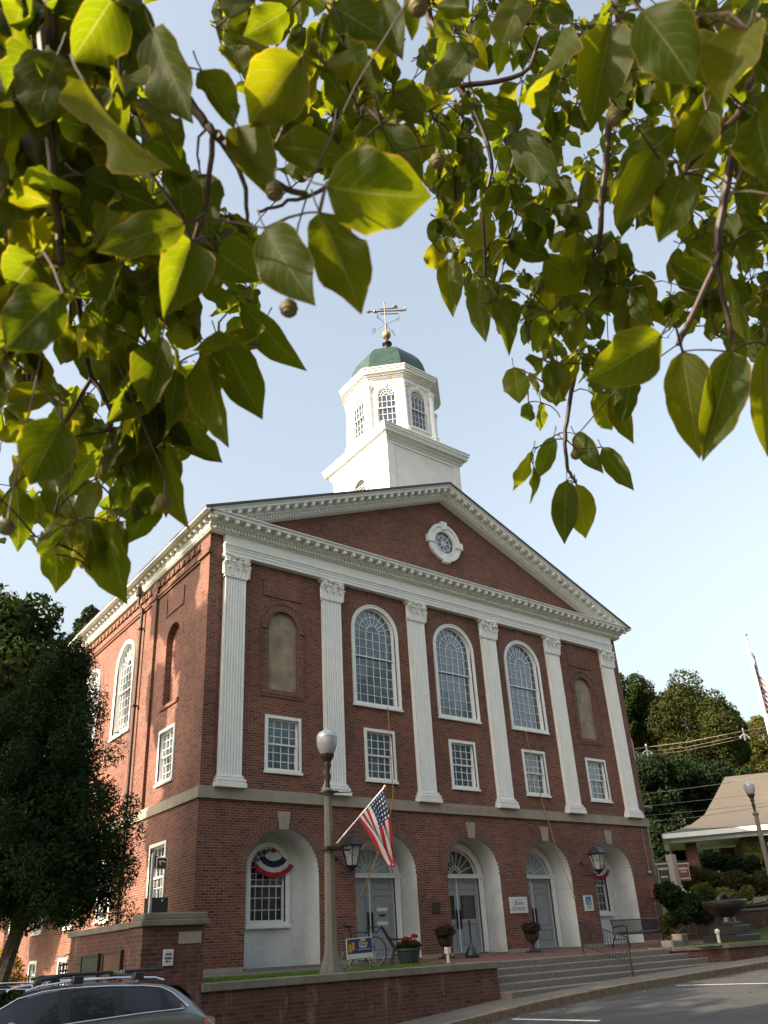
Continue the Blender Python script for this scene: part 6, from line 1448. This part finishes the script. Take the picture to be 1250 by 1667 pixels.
def leafmesh(L_, nt_, ns_):
    """L_: list of (base, dir, normal, length, width, fold, curl, phase, tint)"""
    n = len(L_); B = np.array([l[0] for l in L_]); D = np.array([l[1] for l in L_]); Nn = np.array([l[2] for l in L_])
    D /= np.linalg.norm(D,axis=1)[:,None]; Nn -= D*np.sum(Nn*D,axis=1)[:,None]; Nn /= np.linalg.norm(Nn,axis=1)[:,None]; S = np.cross(D, Nn)
    Ln, Wd, Fo, Cu, Ph, Ti = (np.array([l[k] for l in L_])[:,None,None] for k in range(3, 9))
    t = np.linspace(0,1,nt_+1)[None,:,None]; s = np.linspace(-1,1,ns_+1)[None,None,:]
    f = np.sin(pi*np.clip(t,0,1)**.84)**.68; f = f*(1-.55*np.clip((t-.80)/.20,0,1)**.8); f = np.maximum(f, .012)
    half = Wd/2*f*(1+.035*np.sin(t*23+Ph*3))
    z = Fo*np.abs(s)*half*1.0 - Cu*Ln*t**2.2 + Wd*.10*np.sin(t*9+Ph)*np.sign(s)*np.abs(s)**1.5*f + Wd*.05*np.sin(t*19+Ph*2)*np.abs(s)**2*f - Wd*.16*np.abs(s)**2.2*f*np.cos(Ph)
    a = Ln*(t-.10*Cu*t**2) + 0*s; lat = s*half*np.cos(np.arctan(Fo)) + Wd*.10*np.sin(Ph*1.7)*t**2
    P = B[:,None,None,:]+D[:,None,None,:]*a[...,None]+S[:,None,None,:]*lat[...,None]+Nn[:,None,None,:]*z[...,None]
    m = (nt_+1)*(ns_+1); V_ = P.reshape(-1,3)
    q = np.array([[j*(ns_+1)+i, j*(ns_+1)+i+1, (j+1)*(ns_+1)+i+1, (j+1)*(ns_+1)+i] for j in range(nt_) for i in range(ns_)])
    Fq = (q[None]+np.arange(n)[:,None,None]*m).reshape(-1,4)
    uvv = np.stack(np.broadcast_arrays(s+0*t, t+0*s), -1).reshape(-1,2)
    uvl = uvv[q].reshape(-1,2); UV = np.tile(uvl, (n,1))
    return V_, Fq, UV, np.repeat(Ti.ravel(), m)
TRK = Vector((CAM.x-1.5, CAM.y-1.9, 0)); GZc = g(CAM.x)-.1
dog = thing('dogwood_tree', 'broad leaved dogwood whose green boughs and round fruit hang over the top of the view', 'tree', (TRK.x, TRK.y, GZc))
crotch = Vector((TRK.x+.15, TRK.y+.1, 1.9))
mb = MB(); mb.tube([(TRK.x, TRK.y, GZc-.3), (TRK.x+.03, TRK.y, .2), (TRK.x+.1, TRK.y+.05, 1.2), crotch], [.13,.10,.085,.07], 10); mb.build('trunk', M['bark'], dog)
LIMBS = [
 ([(205,-40),(250,75),(320,182),(348,214),(382,246),(455,302),(500,318)], 1.00, .0075),
 ([(348,214),(334,330),(318,395)], 1.02, .004), ([(340,208),(395,290),(402,360)], 1.03, .004),
 ([(75,-60),(70,60),(82,240),(92,330),(100,430)], .95, .008), ([(30,-60),(18,160),(45,240),(60,300),(95,395)], 1.1, .010),
 ([(100,330),(140,340),(160,390),(200,500),(240,560)], 1.35, .005), ([(118,440),(140,560),(150,615),(210,700),(222,740)], 1.45, .006), ([(150,615),(105,690)], 1.45, .004), ([(150,615),(180,670),(175,720),(155,780)], 1.46, .0035),
 ([(556,-50),(553,60),(549,180),(541,215)], 1.5, .007), ([(549,80),(575,160),(590,215)], 1.5, .004), ([(549,70),(510,120),(497,160)], 1.5, .004),
 ([(690,-60),(712,50),(748,140),(757,155)], 1.7, .009), ([(748,140),(850,120),(880,60)], 1.75, .006), ([(760,150),(800,260),(788,330),(789,450)], 1.9, .006),
 ([(1010,-60),(1005,60),(990,190),(975,400)], 1.6, .010), ([(975,400),(955,520),(930,640),(920,712),(925,765),(938,785)], 1.95, .007),
 ([(975,400),(905,450),(870,480)], 1.9, .004), ([(950,560),(900,610),(880,640)], 1.95, .0035),
 ([(1245,-60),(1205,180),(1170,380),(1165,430),(1110,545),(1108,560)], 1.35, .009), ([(1165,430),(1192,560)], 1.3, .005), ([(1206,180),(1150,240),(1100,300)], 1.2, .005),
 ([(920,712),(880,725),(866,740)], 1.95, .002), ([(920,712),(940,730),(978,728)], 1.95, .002), ([(545,300),(470,330),(420,345)], 1.05, .003)]
samp = []
for pts, dist, r_ in LIMBS:
    P_ = [at(x, y, dist) for x, y in pts]
    if pts[0][1] < 0:
        a = P_[0]; P_ = [crotch, crotch.lerp(a,.35)+Vector((0,0,.35)), crotch.lerp(a,.75)+Vector((0,0,.30))]+P_
        R_ = [.035, .022, .013]+[r_*(1-.6*i/len(pts)) for i in range(len(pts))]
    else: R_ = [r_*(1-.55*i/len(pts)) for i in range(len(pts))]
    # smooth
    Q = []; RR = []
    for i in range(len(P_)-1):
        p0 = P_[max(0,i-1)]; p1 = P_[i]; p2 = P_[i+1]; p3 = P_[min(len(P_)-1,i+2)]
        for j in range(5):
            t = j/5; Q.append(.5*((2*p1)+(p2-p0)*t+(2*p0-5*p1+4*p2-p3)*t*t+(3*p1-p0-3*p2+p3)*t**3)+Vector((rl.normal(0,.0012),rl.normal(0,.0012),rl.normal(0,.0012)))); RR.append(R_[i]*(1-t)+R_[i+1]*t)
    Q.append(P_[-1]); RR.append(R_[-1]); mb = MB(); mb.tube(Q, RR, 7); mb.build('bough', M['twig'], dog)
    samp += Q[(12 if pts[0][1] < 0 else 0):]
S_ = np.array([tuple(p) for p in samp])
HERO = [ # base x,y  tip x,y  width px  dist
 (247,47,312,198,88,.95),(328,114,378,208,58,1.05),(134,128,244,306,112,.72),(185,-5,115,97,90,.85),(215,-10,198,138,78,1.0),(228,158,303,232,60,1.15),(95,85,50,190,95,.9),
 (135,285,260,342,62,.95),(302,362,155,402,60,.85),(326,283,338,372,62,1.1),(352,408,417,462,68,1.0),(312,393,268,505,82,.9),(388,206,440,318,72,1.0),(447,237,574,250,64,1.0),
 (530,302,697,337,118,.78),(490,95,398,200,90,.95),(520,345,590,503,92,.85),(432,372,497,492,80,.85),(540,8,628,66,62,1.1),(622,-6,655,96,44,1.3),(560,72,628,158,68,1.1),(470,15,395,60,60,1.2),
 (356,548,428,682,66,1.25),(330,573,371,724,68,1.25),(268,695,363,752,48,1.35),(268,730,296,864,48,1.35),(393,494,490,607,50,1.3),(264,548,240,672,64,1.1),(102,688,40,785,84,1.0),
 (95,640,0,652,46,1.2),(102,478,-5,562,92,.8),(162,783,105,897,46,1.4),(176,848,198,987,70,1.3),(86,858,100,964,54,1.45),(26,788,37,898,46,1.5),(264,788,205,888,46,1.5),(84,768,116,880,46,1.5),(256,722,266,818,56,1.4),
 (915,48,873,185,84,1.05),(993,43,960,209,84,1.05),(847,-6,818,76,62,1.2),(1100,210,1008,290,56,1.2),(1066,243,1011,370,64,1.15),(1112,288,1073,392,64,1.15),(1043,18,1140,128,95,.85),(1217,48,1163,172,92,.85),(1232,185,1252,300,74,1.0),
 (1077,545,962,630,86,1.1),(1111,572,1133,744,68,1.2),(1192,573,1146,742,66,1.2),(1246,562,1249,748,54,1.25),(1176,405,1201,565,46,1.35),(922,782,916,882,38,2.0),(938,788,959,878,42,2.0),(930,788,927,858,20,2.1),
 (901,710,876,782,28,2.0),(866,734,838,803,32,2.0),(868,756,868,822,27,2.0),(980,728,1023,794,30,2.0),(936,706,979,768,30,2.0),(776,453,784,554,40,1.9),(728,422,734,509,38,2.0),(795,453,841,563,40,1.9),
 (999,640,1024,722,32,1.9),(966,643,1006,700,40,1.9),(836,598,846,655,40,2.0),(860,655,862,690,26,2.1),(880,655,886,705,22,2.1),(705,395,712,440,36,2.0),(805,360,760,400,40,2.0),(885,420,960,470,60,1.7),(940,380,925,460,58,1.8),
 (1060,330,1010,300,56,1.6),(1150,180,1110,270,60,1.2),(1160,470,1095,420,50,1.5),(1030,610,1010,690,40,1.8),(640,150,690,190,50,1.5),(700,180,650,150,50,1.6),(840,215,900,300,56,1.7),(770,70,715,150,60,1.5),(672,130,640,190,46,1.6),
 (60,420,10,470,90,.9),(200,430,160,520,70,1.1),(230,600,190,690,60,1.3),(390,120,372,60,45,1.3),(620,200,690,320,60,1.2),(588,190,640,290,50,1.3),(430,520,390,570,40,1.4)]
leaves = []; pet = []
def addleaf(B, Tp, wm, face, tint=None):
    d = Tp-B; L = d.length; n = face
    tilt = Vector(rl.normal(0,.38,3)); n = (n+tilt).normalized()
    leaves.append((tuple(B), tuple(d), tuple(n), L, wm, rl.uniform(.12,.55), rl.uniform(.02,.22), rl.uniform(0,6.28), float(np.clip(rl.beta(2.3,2.8) if tint is None else tint, 0, 1))))
for (x0_, y0_, x1_, y1_, wp, dist) in HERO:
    B = at(x0_, y0_, dist); Tp = at(x1_, y1_, dist*rl.uniform(.95,1.03)); addleaf(B, Tp, wp*dist/F*1.16, -ray((x0_+x1_)/2,(y0_+y1_)/2).normalized()); pet.append((B, (B-Tp).normalized()))
def inpoly(x, y, poly):
    c = False; j = len(poly)-1
    for i in range(len(poly)):
        xi, yi = poly[i]; xj, yj = poly[j]
        if (yi > y) != (yj > y) and x < (xj-xi)*(y-yi)/(yj-yi)+xi: c = not c
        j = i
    return c
# the crown's outline as it hangs: lobes in bearing and elevation, filled to depth
PL = [(-40,-40),(212,-40),(226,110),(262,170),(300,230),(330,300),(400,330),(430,380),(470,400),(440,500),(420,560),(380,610),(345,700),(300,770),(275,850),(225,900),(190,960),(120,940),(60,890),(-40,880)]
PC = [(345,-40),(640,-40),(655,60),(640,130),(690,210),(680,300),(600,330),(560,300),(480,300),(420,220),(395,130),(352,70)]
PR = [(640,-40),(1290,-40),(1290,600),(1200,600),(1140,540),(1080,560),(1030,640),(985,680),(950,700),(900,690),(860,640),(835,570),(790,520),(745,470),(700,420),(700,330),(665,240),(690,150),(670,60),(715,60),(690,20)]
HOLES = [[(230,20),(330,40),(400,150),(395,230),(300,120)],[(1010,380),(1090,370),(1085,430),(1020,425)],[(640,150),(675,170),(660,230),(630,200)],[(220,290),(290,300),(270,330),(235,320)],[(130,345),(165,360),(150,395)],[(640,30),(690,40),(690,75),(650,70)]]
def clusters(poly, n, dr, bias, size=(.075,.105), inside=True, holes=True):
    xs_ = [p[0] for p in poly]; ys_ = [p[1] for p in poly]; k = 0; tries = 0
    while k < n and tries < n*30:
        tries += 1; x = rl.uniform(min(xs_), max(xs_)); y = rl.uniform(min(ys_), max(ys_))
        if not inpoly(x, y, poly) or (holes and any(inpoly(x, y, h) for h in HOLES)): continue
        dist = rl.uniform(*dr); node = at(x, y, dist); k += 1; first = True
        a0 = rl.uniform(0, 2*pi)
        for q in range(rl.integers(3, 6)):
            a = a0+q*2*pi/4+rl.normal(0,.4); el = rl.normal(-.75,.45)
            d = Vector((cos(a)*cos(el), sin(a)*cos(el), sin(el)-bias)).normalized(); L = rl.uniform(*size); B = node+Vector((d.x*.4,d.y*.4,0))*.035; Tp = B+d*L
            if inside:
                px_, py_, k_ = proj(Tp); 
                if not inpoly(px_, py_, poly) or (holes and any(inpoly(px_, py_, h) for h in HOLES)): continue
            v = (CAM-B).normalized(); n_ = Vector((cos(a)*.5+rl.normal(0,.3), sin(a)*.5+rl.normal(0,.3), .8)).normalized()
            if n_.dot(v) < 0: pass
            n_ = (n_*.75+(v if n_.dot(v) > 0 else -v)*.45)
            addleaf(B, Tp, L*rl.uniform(.47,.64), n_); pet.append((B, (node-B).normalized() if (node-B).length > 1e-5 else Vector((0,0,1))))
        tw.append(node)
tw = []
clusters(PL, 235, (1.2,2.4), .35); clusters(PC, 80, (1.3,2.4), .35); clusters(PR, 330, (1.5,2.8), .35, (.064,.094))
clusters([(-40,-40),(200,-40),(215,150),(200,380),(60,560),(-40,600)], 75, (.9,1.5), .3); clusters([(1010,-40),(1290,-40),(1290,420),(1120,300)], 24, (.95,1.6), .3)
nin = len(leaves)
V_, Fq, UV, ti = leafmesh(leaves, 12, 6); fo_ = fastmesh('foliage', V_, Fq, M['dogleaf'], dog, smooth=True, uv=UV, col=ti)
leaves_in = leaves; leaves = []
clusters([(-700,-900),(2000,-900),(2000,-60),(-700,-60)], 230, (1.0,3.0), .3, inside=False, holes=False)
clusters([(-650,-60),(-60,-60),(-60,500),(-650,400)], 50, (1.3,2.6), .3, inside=False, holes=False)
clusters([(-700,-300),(-60,-300),(-60,620),(-700,500)], 150, (.9,1.7), .3, inside=False, holes=False)
clusters([(1310,-60),(1800,-60),(1800,600),(1310,600)], 60, (1.2,2.6), .3, inside=False, holes=False)
V_, Fq, UV, ti = leafmesh(leaves, 6, 4); fastmesh('outer_foliage', V_, Fq, M['dogleaf'], dog, smooth=True, uv=UV, col=ti)
# petioles and twigs
mb = MB()
for B, d in pet[:nin+len(HERO)]:
    e = B+d*.022+Vector((0,0,.006)); mb.tube([B-d*.004, B+d*.012, e], [.0011,.0012,.0015], 4, cap=False)
nodes = np.array([tuple(n) for n in tw]+[tuple(at(h[0],h[1],h[5])) for h in HERO]); att = S_.copy(); best = np.full(len(nodes), 9.); bi = np.zeros(len(nodes), int)
for i in range(len(att)):
    dd = np.linalg.norm(nodes-att[i], axis=1); m_ = dd < best; best[m_] = dd[m_]; bi[m_] = i
todo = np.ones(len(nodes), bool); att = list(att)
for _ in range(len(nodes)):
    k = int(np.argmin(np.where(todo, best, 99))); todo[k] = False
    if best[k] < .34:
        p_, q_ = Vector(nodes[k]), Vector(att[bi[k]]); L = best[k]; up1 = Vector((rl.normal(0,.08), rl.normal(0,.08), .10))*L
        mb.tube([p_, p_.lerp(q_,.3)+up1*.8, p_.lerp(q_,.65)+up1, q_], [.0013,.0015,.0018,.0022], 4, cap=False)
    att.append(nodes[k]); dd = np.linalg.norm(nodes-nodes[k], axis=1); m_ = (dd < best) & todo; best[m_] = dd[m_]; bi[m_] = len(att)-1
mb.build('twigs', M['twig'], dog)
M['fruit'] = plain('green_fruit', (.10,.085,.028), .7, var=.35, scale=80)
for (x, y, rp) in ((470,502,15),(266,816,13),(10,858,14),(937,740,8.5),(712,262,12),(1030,492,9),(641,208,11),(681,10,16),(447,312,15),(1000,190,14)):
    dist = .0105*F/rp; c = at(x, y, dist); mb = MB(); n, m_ = 22, 14; vs = []; fs = []
    for i in range(m_+1):
        for k in range(n):
            th, ph = pi*i/m_, 2*pi*k/n; bmp_ = 1+.13*abs(sin(ph*5.5+(i%2)*.6))*abs(sin(th*7)); r_ = .0098*bmp_; vs.append((c.x+r_*sin(th)*cos(ph), c.y+r_*sin(th)*sin(ph), c.z-r_*cos(th)))
    for i in range(m_):
        for k in range(n): fs.append((i*n+k, i*n+(k+1)%n, (i+1)*n+(k+1)%n, (i+1)*n+k))
    mb.add(vs, fs); fr_ = mb.build('fruit', M['fruit'], dog)
    p = np.array(tuple(c)); dd = np.linalg.norm(S_-p, axis=1); q = Vector(S_[int(dd.argmin())])
    mb = MB(); mb.tube([c+Vector((0,0,.008)), c+Vector((0,0,.035)), (c+q)/2+Vector((0,0,.04)), q] if dd.min() < .5 else [c+Vector((0,0,.008)), c+Vector((0,0,.06))], .0012, 4); mb.build('stalk', M['twig'], fr_)
for o in bpy.data.objects:
    if '_o' in o: del o['_o']
